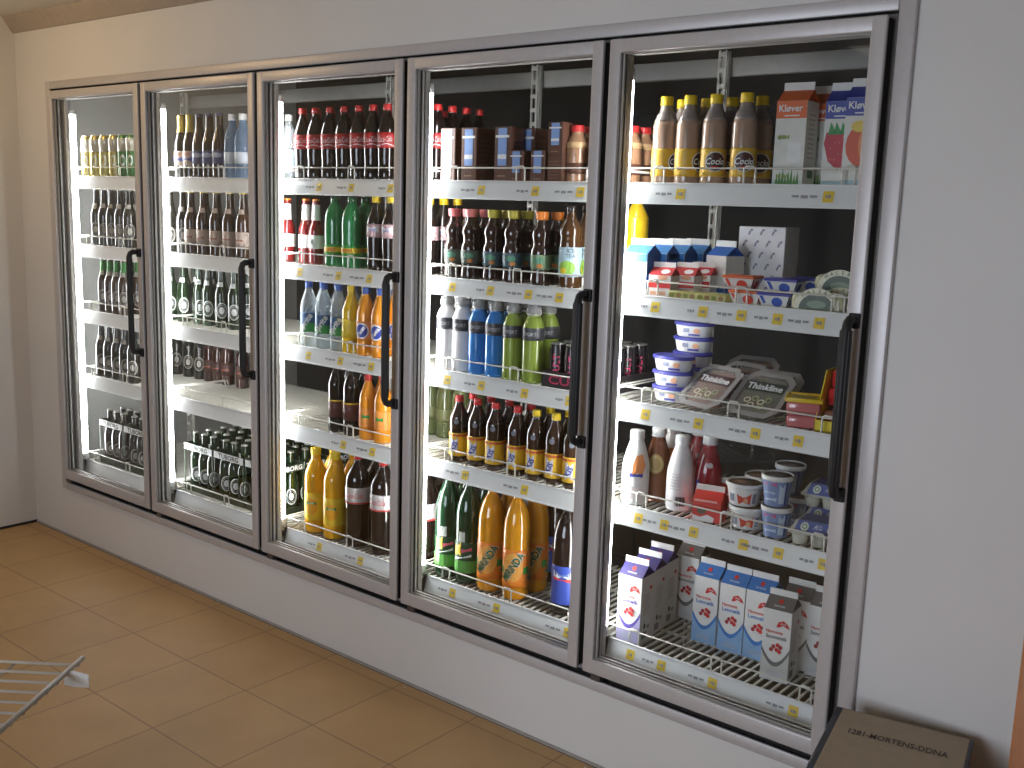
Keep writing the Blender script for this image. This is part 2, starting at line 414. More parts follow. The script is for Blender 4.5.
@kind('greenfat', 'soda_bottle', 'bright green soda bottle with yellow label', 'bottle', 'bright green soda bottles')
def _(root):
    def p(L, f, r):
        L.band([(t*r,.074) for t in [i*.3 for i in range(22)]], [(t*r,.056) for t in [i*.3 for i in range(22)]], yellow, f)
        for a in (.3,2.4,4.5): L.text('KONDI', red, cyl(r+.002), a*r, .065, .012, w=.045)
    bot(root, [(.028,0),(.036,.005),(.037,.03),(.038,.13),(.0375,.175),(.032,.205),(.018,.228),(.0145,.236),(.014,.242)], mat('bright_green_pet',(.03,.25,.08),.07,coat=.6), m_gpet, .0155, .256, [('label',.045,.085,mat('green_label',(.05,.33,.06),.4),p)])
@kind('yellowcapcola', 'cola_bottle', 'cola bottle with yellow cap', 'bottle', 'yellow capped cola bottles')
def _(root):
    def p(L, f, r): L.flat(rect(-.02,.03,.135,.16), whitep, f); L.text('cola', blue, cyl(r+.002), .006, .147, .012)
    bot(root, COLA[:3]+[(.031,.055),(.033,.10),(.033,.165),(.030,.185),(.022,.21),(.0135,.232),(.0125,.245)], m_cola, m_cap_yel, .016, .263, [('label',.118,.165,mat('rose_label',(.60,.40,.42),.45),p)])
@kind('palegreen', 'soda_bottle', 'pale green soda bottle', 'bottle', 'pale green soda bottles')
def _(root):
    bot(root, [(.028,0),(.036,.005),(.037,.03),(.037,.13),(.034,.17),(.021,.208),(.0145,.222),(.014,.234)], mat('pale_green_pet',(.10,.12,.045),.1,coat=.5), m_gpet, .0155, .25, [('label',.06,.11,mat('olive_label',(.14,.15,.06),.4),None)])

# fourth door
def flat_carton(root, w, d, h):
    choc = mat('chocolate_board', (.115,.050,.032), .4, coat=.2)
    MB().rbox(-w/2,w/2,-d/2,d/2,0,h,choc,.002,1).build('carton_body', root)
    P = MB(); f = front(-d/2)
    pale = mat('light_blue_print', (.24,.38,.72), .45)
    P.flat(rect(-w*.27,w*.27,h*.30,h*.97), pale, f)
    P.flat(rect(-w*.27,w*.27,h*.42,h*.50), whitep, front(-d/2, .0016))
    P.flat(rect(-w*.42,w*.42,h*.80,h*.845), whitep, front(-d/2, .0014))
    for k in range(3): P.flat(rect(-w*.25+k*w*.17,-w*.25+k*w*.17+w*.10,h*.10,h*.125), mat('tan_print',(.5,.36,.24),.5), f)
    P.build('front_print', root)
    Q = MB(); g = right(w/2)
    for k in range(7): Q.flat(rect(-d*.32,d*.32,h*(.22+.09*k),h*(.235+.09*k)), mat('brown_text',(.24,.13,.09),.5), g)
    Q.flat(rect(-w*.2,w*.2,-d*.2,d*.2), mat('brown_text',(.24,.13,.09)), topf(h)); Q.build('side_print', root)
@kind('choctall', 'chocolate_milk_carton', 'tall chocolate milk carton with pale blue panel', 'carton', 'tall chocolate milk cartons')
def _(root): flat_carton(root, .066, .066, .172)
@kind('chocsmall', 'chocolate_milk_carton', 'small chocolate milk carton with pale blue panel', 'carton', 'small chocolate milk cartons')
def _(root): flat_carton(root, .056, .05, .098)
@kind('chocplain', 'chocolate_milk_carton', 'plain brown carton under a small chocolate milk carton', 'carton', 'brown cartons')
def _(root):
    w, d, h = .056, .05, .082
    MB().rbox(-w/2,w/2,-d/2,d/2,0,h,mat('chocolate_board',(.115,.050,.032)),.002,1).build('carton_body', root)
    Q = MB()
    for k in range(6): Q.flat(rect(-w*.38,w*(.30+.03*(k%3)),h*(.16+.12*k),h*(.19+.12*k)), mat('brown_text',(.24,.13,.09)), front(-d/2))
    Q.build('front_print', root)
@kind('jar', 'coffee_drink_bottle', 'milky coffee bottle with red cap', 'bottle', 'milky coffee bottles')
def _(root):
    bot(root, [(.026,0),(.031,.004),(.032,.02),(.032,.105),(.029,.125),(.020,.142),(.018,.150),(.018,.158)], m_choc, m_cap_red, .0205, .172, [('label',.028,.06,mat('dark_brown_label',(.12,.05,.03),.4),None),('shoulder_label',.105,.122,mat('tan_label',(.55,.36,.18),.4),None)])
SPORT = [(.028,0),(.033,.005),(.0335,.02),(.031,.05),(.0335,.085),(.033,.11),(.027,.128),(.031,.150),(.030,.168),(.019,.19),(.0165,.20),(.016,.206)]
def sport(root, capm, labm):
    def p(L, f, r):
        for a in (.3,2.4,4.5): L.flat(circ(a*r,.078,.018,.009), mat('teal_fruit',(.12,.34,.22),.5), f); L.flat(circ(a*r+.006,.062,.010,.007), mat('orange_fruit',(.6,.22,.05),.5), f)
    prof = soft(SPORT); MB().lathe([(0,.003)]+prof, mat('dark_juice',(.035,.016,.012),.06,coat=.7), 22).build('bottle_body', root)
    MB().lathe([(.0185,.203),(.0195,.206),(.0215,.226),(.0205,.229),(0,.229)], capm, 20).build('cap', root)
    L = MB().lathe(band_prof(prof,.05,.096), labm, 22); p(L, cyl(.0335), .0335); L.build('label', root)
@kind('sportpink', 'juice_bottle', 'dark juice bottle with pink cap', 'bottle', 'pink capped juice bottles')
def _(root): sport(root, m_cap_pink, mat('slate_label',(.10,.12,.10),.45))
@kind('sportolive', 'juice_bottle', 'dark juice bottle with olive cap', 'bottle', 'olive capped juice bottles')
def _(root): sport(root, m_cap_olive, mat('sea_label',(.07,.13,.16),.45))
@kind('sportorange', 'juice_bottle', 'dark juice bottle with orange cap', 'bottle', 'orange capped juice bottles')
def _(root): sport(root, m_cap_or, mat('green_fruit_label',(.22,.34,.20),.45))
@kind('icetea', 'iced_tea_bottle', 'amber iced tea bottle with bright green label', 'bottle', 'iced tea bottles')
def _(root):
    def p(L, f, r):
        for a in (.2,2.3,4.4):
            L.flat(circ(a*r,.062,.028,.022), mat('lime_print',(.30,.55,.08),.45), f); L.flat(circ(a*r-.01,.055,.010,.009), yellow, cyl(r+.002))
            L.text('ICE', ink, cyl(r+.002), a*r+.012, .115, .012); L.text('TEA', ink, cyl(r+.002), a*r+.012, .099, .012)
    bot(root, [(.028,0),(.034,.005),(.035,.03),(.035,.13),(.033,.15),(.036,.165),(.033,.185),(.018,.21),(.0145,.222),(.014,.234)], mat('tea_liquid',(.07,.03,.010),.07,coat=.6), m_cola, .0155, .25, [('label',.035,.125,mat('sky_label',(.45,.62,.72),.4),p)])
def power(root, liq, lab, shoulder):
    pts = [(.028,0),(.034,.005),(.0355,.02),(.0355,.12),(.036,.165),(.035,.182),(.026,.205),(.021,.212),(.0205,.222)]
    def p(L, f, r):
        for a in (.3,2.4,4.5): L.text('SPORT', mat('grey_text',(.45,.45,.46),.5), f, a*r, .158, .012, w=.045, bold=.02)
    prof = soft(pts)
    MB().lathe([(0,.003)]+prof, liq, 22).build('bottle_body', root)
    L = MB().lathe(band_prof(prof,.138,.178), lab, 22); p(L, cyl(.036), .036); L.build('label', root)
    MB().lathe([(.022,.217),(.0235,.219),(.0235,.232),(.018,.24),(.010,.243),(.0095,.254),(0,.254)], mat('grey_cap',(.42,.42,.40),.35), 18).build('sport_cap', root)
    MB().lathe([(.0245,.222),(.0245,.236),(.020,.250),(.011,.258),(0,.258)], mat('dome_plastic',(.7,.7,.7),.08,trans=.75,alpha=(.9,.9,.9)), 18).build('dome_cover', root)
@kind('powerwhite', 'sports_drink_bottle', 'white sports drink bottle with clear dome cap', 'bottle', 'white sports drinks')
def _(root): power(root, mat('white_drink',(.84,.83,.84),.35), mat('charcoal_label',(.05,.05,.06),.4), white)
@kind('powerblue', 'sports_drink_bottle', 'blue sports drink bottle with clear dome cap', 'bottle', 'blue sports drinks')
def _(root): power(root, mat('blue_drink',(.035,.22,.62),.1,coat=.5), mat('charcoal_label',(.05,.05,.06)), blue)
@kind('powergreen', 'sports_drink_bottle', 'lime green sports drink bottle with clear dome cap', 'bottle', 'green sports drinks')
def _(root): power(root, mat('lime_drink',(.27,.36,.06),.1,coat=.5), mat('charcoal_label',(.05,.05,.06)), green)
@kind('cult', 'energy_drink_can', 'black energy drink can with dark red lettering', 'can', 'black energy drink cans')
def _(root):
    prof = [(.020,0),(.0255,.008),(.0265,.014),(.0265,.118),(.0225,.130),(.0225,.1335)]
    L = MB().lathe([(0,.004)]+prof, mat('black_can',(.018,.014,.016),.25,.2,coat=.4), 22)
    for a in (.3,2.4,4.5): L.text('CULT', mat('crimson_print',(.48,.03,.10),.4), cyl(.0265), a*.0265, .066, .022, rot=PI/2, w=.075, bold=.02)
    L.build('can_body', root)
    MB().lathe([(.0225,.1325),(.0235,.1355),(.021,.1355),(.0195,.131),(0,.131)], m_steel, 22).build('can_lid', root)
    MB().rbox(-.006,.006,-.014,.004,.131,.1335,m_steel,.0008,1).build('pull_tab', root)
@kind('culttray', 'can_tray', 'black card tray under the energy drink cans', 'tray', 'can trays')
def _(root):
    w, d, h = .244, .285, .052; bk = mat('black_card',(.022,.016,.018),.55)
    b = MB().box(-w/2,w/2,-d/2,d/2,0,.002,bk).box(-w/2,w/2,-d/2,-d/2+.002,0,h,bk).box(-w/2,w/2,d/2-.002,d/2,0,h,bk).box(-w/2,-w/2+.002,-d/2,d/2,0,h,bk).box(w/2-.002,w/2,-d/2,d/2,0,h,bk)
    b.build('tray_body', root)
    P = MB().text('CULT', mat('crimson_print',(.48,.03,.10)), front(-d/2), -.02, h*.5, .028, w=.15, bold=.02)
    P.text('NATURAL', mat('pale_tray_text',(.45,.42,.40),.5), right(w/2), -.07, h*.5, .018, w=.11, bold=.01); P.build('tray_lettering', root)
def amber(root, capm, n):
    pts = [(.027,0),(.032,.005),(.033,.03),(.033,.115),(.0335,.135),(.031,.158),(.020,.185),(.0145,.20),(.013,.212)]
    def p(L, f, r):
        L.band([(t*r,.098) for t in [i*.3 for i in range(22)]], [(t*r,.090) for t in [i*.3 for i in range(22)]], mat('brick_print',(.55,.10,.03),.45), f)
        for a in (.1, 2.2, 4.3):
            L.flat([(a*r-.014,.032),(a*r+.012,.030),(a*r+.014,.084),(a*r-.012,.086)], mat('pale_lilac',(.70,.70,.80),.5), f)
            L.text('KIS', mat('navy_print',(.02,.04,.30)), cyl(r+.002), a*r, .058, .02, rot=1.1, bold=.03)
    bot(root, pts, mat('dark_tea',(.035,.017,.010),.06,coat=.6), capm, .0145, .227, [('label',.022,.102,mat('gold_label',(.80,.48,.03),.4),p)])
    MB().flat(circ(.010,.142,.009,.009), mat('etched_mark',(.16,.17,.20),.3), cyl(.0332)).build('shoulder_mark', root)
@kind('amberred', 'soda_bottle', 'dark bottle with yellow label and red cap', 'bottle', 'red capped yellow label bottles')
def _(root): amber(root, m_cap_red, 0)
@kind('amberyel', 'soda_bottle', 'dark bottle with yellow label and yellow cap', 'bottle', 'yellow capped yellow label bottles')
def _(root): amber(root, m_cap_yel, 0)
BIG = [(.034,0),(.044,.006),(.046,.03),(.045,.10),(.046,.18),(.0458,.232),(.0425,.268),(.032,.306),(.019,.332),(.0140,.346),(.0135,.356)]
@kind('greenbig', 'soda_bottle', 'large green soda bottle', 'bottle', 'large green soda bottles')
def _(root):
    def p(L, f, r):
        L.band([(t*r,.085) for t in [i*.3 for i in range(22)]], [(t*r,.042) for t in [i*.3 for i in range(22)]], mat('leaf_print',(.10,.34,.06),.4), f)
        for a in (.25,2.35,4.45):
            L.flat([(a*r-.032,.098),(a*r-.004,.104),(a*r-.004,.15),(a*r-.032,.14)], yellow, f)
            L.flat([(a*r-.002,.112),(a*r+.034,.122),(a*r+.034,.134),(a*r-.002,.126)], mat('pink_print',(.75,.12,.20),.45), f)
            L.flat([(a*r-.034,.082),(a*r+.034,.100),(a*r+.034,.110),(a*r-.034,.092)], whitep, cyl(r+.001))
            L.flat(rect(a*r-.012,a*r+.010,.152,.188), mat('barcode_grey',(.55,.58,.52),.5), f)
    bot(root, BIG, m_gdark, m_gpet, .0148, .368, [('label',.04,.15,mat('mid_green_label',(.012,.07,.025),.4),p)])
@kind('mirinda', 'soda_bottle', 'large orange soda bottle with slanted green lettering', 'bottle', 'large orange soda bottles')
def _(root):
    def p(L, f, r):
        for a in (.2,2.3,4.4):
            L.flat(circ(a*r+.002,.115,.036,.05), mat('pale_orange_print',(.86,.40,.08),.4), f)
            L.text('MiRiNDA', whitep, cyl(r+.0022), a*r+.002, .118, .030, rot=.98, w=.118, bold=.05); L.text('MiRiNDA', mat('deep_green_print',(.02,.12,.05),.4), cyl(r+.0032), a*r+.002, .118, .028, rot=.98, w=.115, bold=.035)
            L.flat(rect(a*r+.038,a*r+.062,.09,.115), green, f)
    bot(root, BIG, mat('deep_orange_drink',(.72,.30,.012),.07,coat=.6), m_orange, .0148, .368, [('label',.045,.175,mat('orange_wrap',(.85,.24,.025),.4),p)])
@kind('pepsi', 'cola_bottle', 'large cola bottle with blue label', 'bottle', 'large blue label cola bottles')
def _(root):
    def p(L, f, r):
        for a in (.35,2.45,4.55):
            L.flat(rect(a*r-.034,a*r+.034,.12,.152), whitep, f); L.flat([(a*r-.034,.12),(a*r+.034,.112),(a*r+.034,.128),(a*r-.034,.132)], red, cyl(r+.001))
            L.text('Pepsi', blue, cyl(r+.0024), a*r, .141, .018, w=.052, bold=.02)
            L.flat(rect(a*r+.038,a*r+.05,.05,.085), whitep, f)
    bot(root, BIG, m_cola, m_cap_blue, .0148, .368, [('label',.04,.168,mat('pepsi_blue',(.035,.07,.36),.4),p)])

# fifth door
@kind('cocio', 'chocolate_milk_bottle', 'brown chocolate milk bottle with yellow cap', 'bottle', 'yellow capped chocolate milk bottles')
def _(root):
    pts = [(.028,0),(.0335,.005),(.0350,.03),(.0350,.150),(.0335,.168),(.0255,.190),(.0175,.205),(.0155,.222)]
    def p(L, f, r):
        for a in (.35,3.5):
            L.flat(circ(a*r,.062,.029,.027), whitep, f); L.flat(circ(a*r,.062,.026,.0245), mat('deep_brown_print',(.07,.022,.018),.4), cyl(r+.0018))
            L.text('Cocio', whitep, cyl(r+.0034), a*r, .063, .018, w=.050, shear=.25, bold=.02)
            L.flat(rect(a*r-.010,a*r+.010,.046,.050), red, cyl(r+.003))
    bot(root, pts, mat('milky_brown_drink',(.40,.27,.19),.12,coat=.5), m_cap_yel, .0175, .242, [('label',.022,.098,mat('mustard_label',(.72,.44,.04),.4),p)])
    MB().lathe([(r+.0006, z) for r, z in soft(pts) if .172 < z < .219], mat('smoky_neck',(.26,.22,.20),.08,coat=.5), 22).build('empty_neck', root)
def gable(root, w, d, hb, hr, fin, body, roof, finm, frontp=None, sidep=None):
    """Gable-top carton: box, two sloping roof faces, side gussets, upright fin."""
    b = MB(); x, y = w/2, d/2
    V = [(-x,-y,0),(x,-y,0),(x,y,0),(-x,y,0),(-x,-y,hb),(x,-y,hb),(x,y,hb),(-x,y,hb)]
    b.add(V, [(0,3,2,1),(0,1,5,4),(1,2,6,5),(2,3,7,6),(3,0,4,7)], body)
    b.build('carton_body', root)
    t = MB(); i = .012
    T = [(-x,-y,hb),(x,-y,hb),(x,y,hb),(-x,y,hb),(-x,-.0015,hb+hr),(x,-.0015,hb+hr),(x,.0015,hb+hr),(-x,.0015,hb+hr),(-x+w*.28,0,hb+hr*.72),(x-w*.28,0,hb+hr*.72)]
    t.add(T, [(0,1,5,4),(2,3,7,6),(0,4,8),(4,7,8),(7,3,8),(3,0,8),(2,6,9),(6,5,9),(5,1,9),(1,2,9)], roof)
    if frontp and len(frontp) > 1: frontp[1](t, lambda u, v: (u, -y+v*(y-.0015)/hr-.0009, hb+v+.0005))
    t.build('gable_top', root)
    MB().rbox(-x,x,-.002,.002,hb+hr-.001,hb+hr+fin,finm,.0008,1).build('fin', root)
    if frontp: P = MB(); frontp[0](P, front(-y)); P.build('front_print', root)
    if sidep: P = MB(); sidep(P, right(x)); P.build('side_print', root)
def milk(root, wave, pale, name2, roofm):
    w = .080; hb = .209
    def fp(P, f):
        xs = [-w/2+w*i/12 for i in range(13)]
        def top(x):
            u = (x+w/2)/w
            return .098-.048*math.sin(PI*min(1,max(0,u*.96+.02)))**.9+.004*u
        P.band([(x, top(x)-.004) for x in xs], [(x, .0006) for x in xs], pale, f)
        P.band([(x, top(x)+.004) for x in xs], [(x, top(x)-.009) for x in xs], wave, front(-w/2,.0014))
        for k, (a, b) in enumerate([(-.006,.098),(.006,.104),(-.012,.088),(.004,.090),(.014,.099),(.012,.086)]):
            P.flat(circ(a,b+.004,.0060,.0064,9), red if k%2 else mat('dark_red_print',(.36,.02,.03),.5), front(-w/2,.0012+.0002*k))
        P.text('Harmonie', red, f, -.006, .145, .010, w=.048, bold=.02); P.text(name2, wave, f, .0, .130, .012, w=.060, bold=.02)
        P.flat([(-.002,.160),(.004,.176),(.018,.182),(.030,.174),(.037,.160),(.026,.164),(.016,.168),(.006,.160)], red, f)
        P.text('Arla', whitep, front(-w/2,.0018), .018, .173, .007)
        for k in range(3): P.flat(rect(-.022+.002*k,.018,.014+.006*k,.0165+.006*k), mat('faint_text',(.50,.55,.62),.5), front(-w/2,.0018))
    def rp(T, f):
        T.flat(circ(0,.018,.007,.005), red, f); T.text('harmonie', whitep, f, 0, .009, .005, w=.03)
    def sp(P, f):
        for k in range(8): P.flat(rect(-.024,.010+.004*(k%3),.150-.009*k,.153-.009*k), mat('beige_text',(.52,.46,.42),.5), f)
        P.flat(circ(.018,.168,.008,.006), red, f); P.flat(circ(-.012,.052,.006,.009), ink, f); P.flat(circ(.010,.046,.010,.006), mat('grey_green_print',(.35,.38,.33),.5), f)
        P.flat(rect(-.028,.0,.012,.034), mat('barcode',(.25,.25,.27),.5), f)
    gable(root, w, w, hb, .030, .018, paper, roofm, paper, (fp, rp), sp)
@kind('milkpurple', 'milk_carton', 'white milk carton with purple top', 'carton', 'purple topped milk cartons')
def _(root): milk(root, mat('violet_print',(.10,.07,.36),.45), mat('lilac_print',(.50,.48,.72),.45), 'Letmælk', mat('purple_board',(.035,.024,.16),.45))
@kind('milkblue', 'milk_carton', 'white and blue milk carton with blue top', 'carton', 'blue topped milk cartons')
def _(root): milk(root, mat('azure_print',(.04,.20,.55),.45), mat('sky_print',(.26,.46,.74),.45), 'Letmælk', mat('azure_board',(.04,.19,.52),.45))
@kind('milkgrey', 'milk_carton', 'white milk carton with grey top', 'carton', 'grey topped milk cartons')
def _(root): milk(root, mat('grey_wave_print',(.16,.16,.15),.45), mat('pale_grey_print',(.62,.61,.59),.45), 'Skummetmælk', mat('grey_board',(.15,.14,.13),.45))
def klover(root, topm, fruit, w=.082):
    hb = .216; y = w/2
    def fp(P, f):
        P.flat(rect(-w/2+.0004,w/2-.0004,.172,hb-.0004), topm, f)
        P.text('Kløver', whitep, front(-y,.0018), -.002, .197, .019, w=.064, bold=.02); P.flat(rect(-.018,.022,.177,.180), whitep, front(-y,.0018))
        if fruit == 'straw':
            P.flat([(-.034,.138),(.034,.138),(.039,.110),(.026,.066),(.0,.042),(-.026,.066),(-.039,.110)], mat('strawberry_print',(.50,.02,.04),.45), f)
            for a in (-.02,-.006,.010,.02): P.flat([(a-.010,.132),(a-.004,.164),(a+.011,.134)], green, front(-y,.0014))
            for i in range(9): P.flat(circ(-.02+.005*(i%5)*2,.070+.014*(i//2),.0015,.0022,6), mat('seed_print',(.75,.35,.15),.5), front(-y,.0018))
        elif fruit == 'peach':
            P.flat(circ(.002,.100,.037,.050), mat('peach_fruit_print',(.70,.10,.03),.45), f); P.flat(circ(.014,.104,.018,.042), mat('peach_blush_print',(.85,.30,.10),.45), front(-y,.0014))
            P.flat(circ(-.004,.146,.020,.014), mat('fruit_yellow_print',(.85,.62,.08),.45), front(-y,.0018))
        else:
            P.flat([(-.004,.060),(.030,.058),(.032,.110),(-.004,.112)], mat('glass_print',(.88,.88,.86),.4), f)
            for i in range(14): a = i*2.4; P.flat(circ(-.016+.018*math.sin(a)*(.4+.05*i),.075+.05*math.cos(a*1.3),.003,.006,7), mat('herb_print',(.35,.45,.14),.5), front(-y,.0014))
            for i in range(8): P.flat([(-.034+.008*i,.0006),(-.028+.008*i,.030+.01*(i%3)),(-.024+.008*i,.0006)], mat('grass_print',(.10,.28,.06),.5), front(-y,.0014))
        P.flat(rect(-w/2+.0004,w/2-.0004,.0004,.016), mat('aqua_print',(.45,.66,.70),.5) if fruit != 'herb' else mat('pale_aqua',(.60,.68,.64),.5), front(-y,.0004))
    def sp(P, f):
        for k in range(10): P.flat(rect(-.024,.020-.003*(k%3),.180-.012*k,.183-.012*k), mat('rosy_text',(.55,.42,.38),.5), f)
        P.flat(rect(-.012,.024,.022,.042), mat('leafy_green',(.10,.22,.08),.5), f)
    gable(root, w, w, hb, .030, .020, mat('cream_board',(.80,.80,.74),.5), topm, paper, (fp,), sp)
@kind('kloverorange', 'yogurt_carton', 'tall yogurt carton with orange top', 'carton', 'tall yogurt cartons')
def _(root): klover(root, mat('vermilion_board',(.75,.15,.035),.45), 'herb')
@kind('kloverstraw', 'yogurt_carton', 'tall yogurt carton with strawberry print and blue top', 'carton', 'tall yogurt cartons')
def _(root): klover(root, mat('indigo_board',(.04,.06,.36),.45), 'straw')
@kind('kloverpeach', 'yogurt_carton', 'tall yogurt carton with peach print and blue top', 'carton', 'tall yogurt cartons')
def _(root): klover(root, mat('indigo_board',(.04,.06,.36)), 'peach')
@kind('milksmall', 'small_milk_carton', 'half height white carton with blue sides', 'carton', 'blue sided small cartons')
def _(root):
    bl = mat('cobalt_board',(.035,.13,.45),.45); w = .078
    def fp(P, f): P.flat(rect(-w/2+.0004,w/2-.0004,.096,.119), mat('azure_print',(.04,.20,.55)), f)
    def sp(P, f): P.flat(rect(-.0385,.0385,.02,.1195), bl, f); P.flat(circ(.0,.1185,.034,.016), bl, f)
    gable(root, w, w, .12, .024, .018, paper, mat('pale_azure_board',(.08,.26,.60),.45), paper, (fp,), sp)
@kind('milksmallblue', 'small_milk_carton', 'half height carton with dark blue top', 'carton', 'dark blue topped small cartons')
def _(root):
    w = .078
    def fp(P, f): P.flat([(-w/2+.0004,.002),(w/2-.0004,.002),(w/2-.0004,.03),(0,.022),(-w/2+.0004,.012)], mat('cobalt_board',(.035,.13,.45)), f)
    gable(root, w, w, .118, .026, .018, mat('warm_white_board',(.72,.70,.66),.5), mat('cobalt_board',(.035,.13,.45),.45), paper, (fp,), lambda P, f: P.flat([(-.0385,.002),(.0385,.002),(.0385,.034),(-.0385,.028)], mat('cobalt_board',(.035,.13,.45)), f))
@kind('cream', 'cream_carton', 'small red and white cream carton', 'carton', 'small red cream cartons')
def _(root):
    w = .068
    def fp(P, f): P.flat(rect(-w/2+.0004,w/2-.0004,.026,.044), red, f); P.flat(rect(-.028,.020,.006,.016), mat('salmon_print',(.80,.42,.25),.5), f); P.flat(circ(.01,.056,.016,.007), mat('salmon_print',(.80,.42,.25)), f)
    gable(root, w, .064, .062, .022, .014, paper, mat('scarlet_board',(.62,.05,.05),.45), paper, (fp, lambda T, f: T.flat(circ(.012,.010,.014,.006), whitep, f)), lambda P, f: P.flat([(-.028,.0615),(.028,.0615),(.0,.079)], mat('maroon_board',(.36,.03,.03),.5), lambda u, v: (w/2+.0012, u, v)) or P.flat(rect(-.024,.024,.012,.05), mat('grey_beige',(.52,.50,.42),.5), f))
@kind('flatpack', 'cheese_pack', 'flat yellow green cheese pack', 'pack', 'flat cheese packs')
def _(root):
    P = MB().rbox(-.045,.045,-.035,.035,0,.022,mat('olive_wrap',(.50,.46,.14),.3,coat=.4),.004,2)
    P.flat(circ(0,0,.022,.016), mat('cream_patch',(.75,.68,.40),.4), topf(.022)); P.build('wrapper', root)
    Q = MB(); 
    for k in range(4): Q.flat(circ(-.032+.021*k,.011,.008,.006), mat('brown_patch' if k%2 else 'dark_olive',(.28,.16,.05) if k%2 else (.22,.24,.04),.5), front(-.035))
    Q.build('front_print', root)
@kind('whitebox', 'card_box', 'white card box printed with small dark emblems', 'box', 'card boxes')
def _(root):
    w, d, h = .146, .110, .205; MB().rbox(-w/2,w/2,-d/2,d/2,0,h,mat('matt_white_card',(.76,.75,.77),.6),.002,1).build('box_body', root)
    P = MB(); mk = mat('grey_violet_print',(.28,.27,.36),.5)
    for j in range(6):
        for i in range(4):
            x = -w*.36+w*.25*i+(w*.11 if j%2 else 0); z = h*.10+h*.165*j
            if x > w*.44: continue
            P.flat([(x-.007,z-.008),(x-.002,z-.010),(x+.003,z+.002),(x-.003,z+.004)], mk, front(-d/2)); P.flat(circ(x+.004,z+.006,.005,.004,8), mk, front(-d/2))
    P.build('front_emblems', root)
    Q = MB(); Q.flat([(-.03,.10),(.02,.11),(.028,.13),(-.01,.145)], mat('pale_lilac',(.70,.70,.80)), right(w/2)); Q.build('side_print', root)
def trap_tub(root, m, lidm, spot):
    w, d, h = .044, .038, .038
    b = MB(); t = [(-w*.72,-d*.72),(w*.72,-d*.72),(w*.72,d*.72),(-w*.72,d*.72)]; u = [(-w,-d),(w,-d),(w,d),(-w,d)]
    b.add([(x,y,0) for x, y in t]+[(x,y,h-.006) for x, y in u], [(0,3,2,1),(0,1,5,4),(1,2,6,5),(2,3,7,6),(3,0,4,7),(4,5,6,7)], m); b.build('tub_body', root)
    MB().rbox(-w*1.05,w*1.05,-d*1.05,d*1.05,h-.008,h,lidm,.003,2).build('lid', root)
    def f(u_, v): k = .72+.28*v/(h-.006); return (u_, -d*k-.0009, v)
    def g(u_, v): k = .72+.28*v/(h-.006); return (w*k+.0009, u_, v)
    P = MB()
    for q, c in ((f, .010), (g, 0)):
        P.flat(circ(c,.014,.015,.0125), spot, q); P.flat([(-.038,.029),(-.027,.008),(-.020,.010),(-.028,.029)], spot, q)
    P.build('side_print', root)
@kind('tubblue', 'spread_tub', 'white tub with flared sides and violet blue lid', 'tub', 'violet lidded tubs')
def _(root): trap_tub(root, white, mat('violet_lid',(.07,.07,.36),.35), mat('royal_print',(.06,.12,.50),.4))
@kind('tuborange', 'spread_tub', 'white tub with flared sides and orange lid', 'tub', 'orange lidded tubs')
def _(root): trap_tub(root, white, mat('orange_lid',(.78,.16,.05),.35), mat('tomato_print',(.66,.07,.04),.4))
@kind('malebo', 'deli_pack', 'oval green labelled deli pack with cream arch', 'pack', 'green deli packs')
def _(root):
    cr = mat('cream_plastic',(.66,.62,.40),.3,coat=.4); b = MB()
    b.rbox(-.070,.070,-.042,.042,0,.045,cr,.016,4); b.build('pack_body', root)
    P = MB(); f = front(-.042); ar = mat('cream_arch',(.82,.79,.58),.4); dk = mat('moss_print',(.05,.085,.045),.4)
    an = [PI*k/14 for k in range(15)]
    P.flat([(-.052,.004),(.052,.004)]+[(.052*math.cos(a),.004+.040*math.sin(a)) for a in an[1:-1]], dk, f)
    P.band([(.060*math.cos(a),.004+.056*math.sin(a)) for a in an], [(.046*math.cos(a),.004+.041*math.sin(a)) for a in an], ar, lambda u, v: (u, -.0436, v))
    for k, ch in enumerate('MALEBO'):
        a = PI*(.73-.092*k); P.text(ch, dk, front(-.0446), .053*math.cos(a), .004+.0485*math.sin(a), .009, rot=a-PI/2)
    P.flat(circ(.0,.018,.026,.010), mat('sage_print',(.20,.27,.17),.4), front(-.043)); P.build('arch_label', root)
@kind('lidtub', 'salad_tub', 'oval white tub with violet blue lid', 'tub', 'blue lidded tubs')
def _(root):
    b = MB().lathe([(.040,0),(.044,.003),(.050,.037),(.0505,.040)], white, 26, sx=1.18, sy=.8); f = lambda u, v: (.0485*1.18*math.sin(u/.055), -.0485*.8*math.cos(u/.055)-.0008, v)
    b.build('tub_body', root)
    P = MB(); P.flat(rect(-.022,-.002,.016,.028), mat('slate_text',(.22,.24,.34),.5), f); P.flat(circ(.020,.021,.010,.008), mat('salmon_print',(.80,.42,.25)), f); P.flat(rect(-.004,.03,.006,.012), mat('violet_lid',(.07,.07,.36)), f); P.build('side_print', root)
    MB().lathe([(.050,.035),(.0545,.036),(.0545,.044),(.050,.047),(.046,.0445),(0,.0445)], mat('violet_lid',(.07,.07,.36)), 26, sx=1.18, sy=.8).build('lid', root)
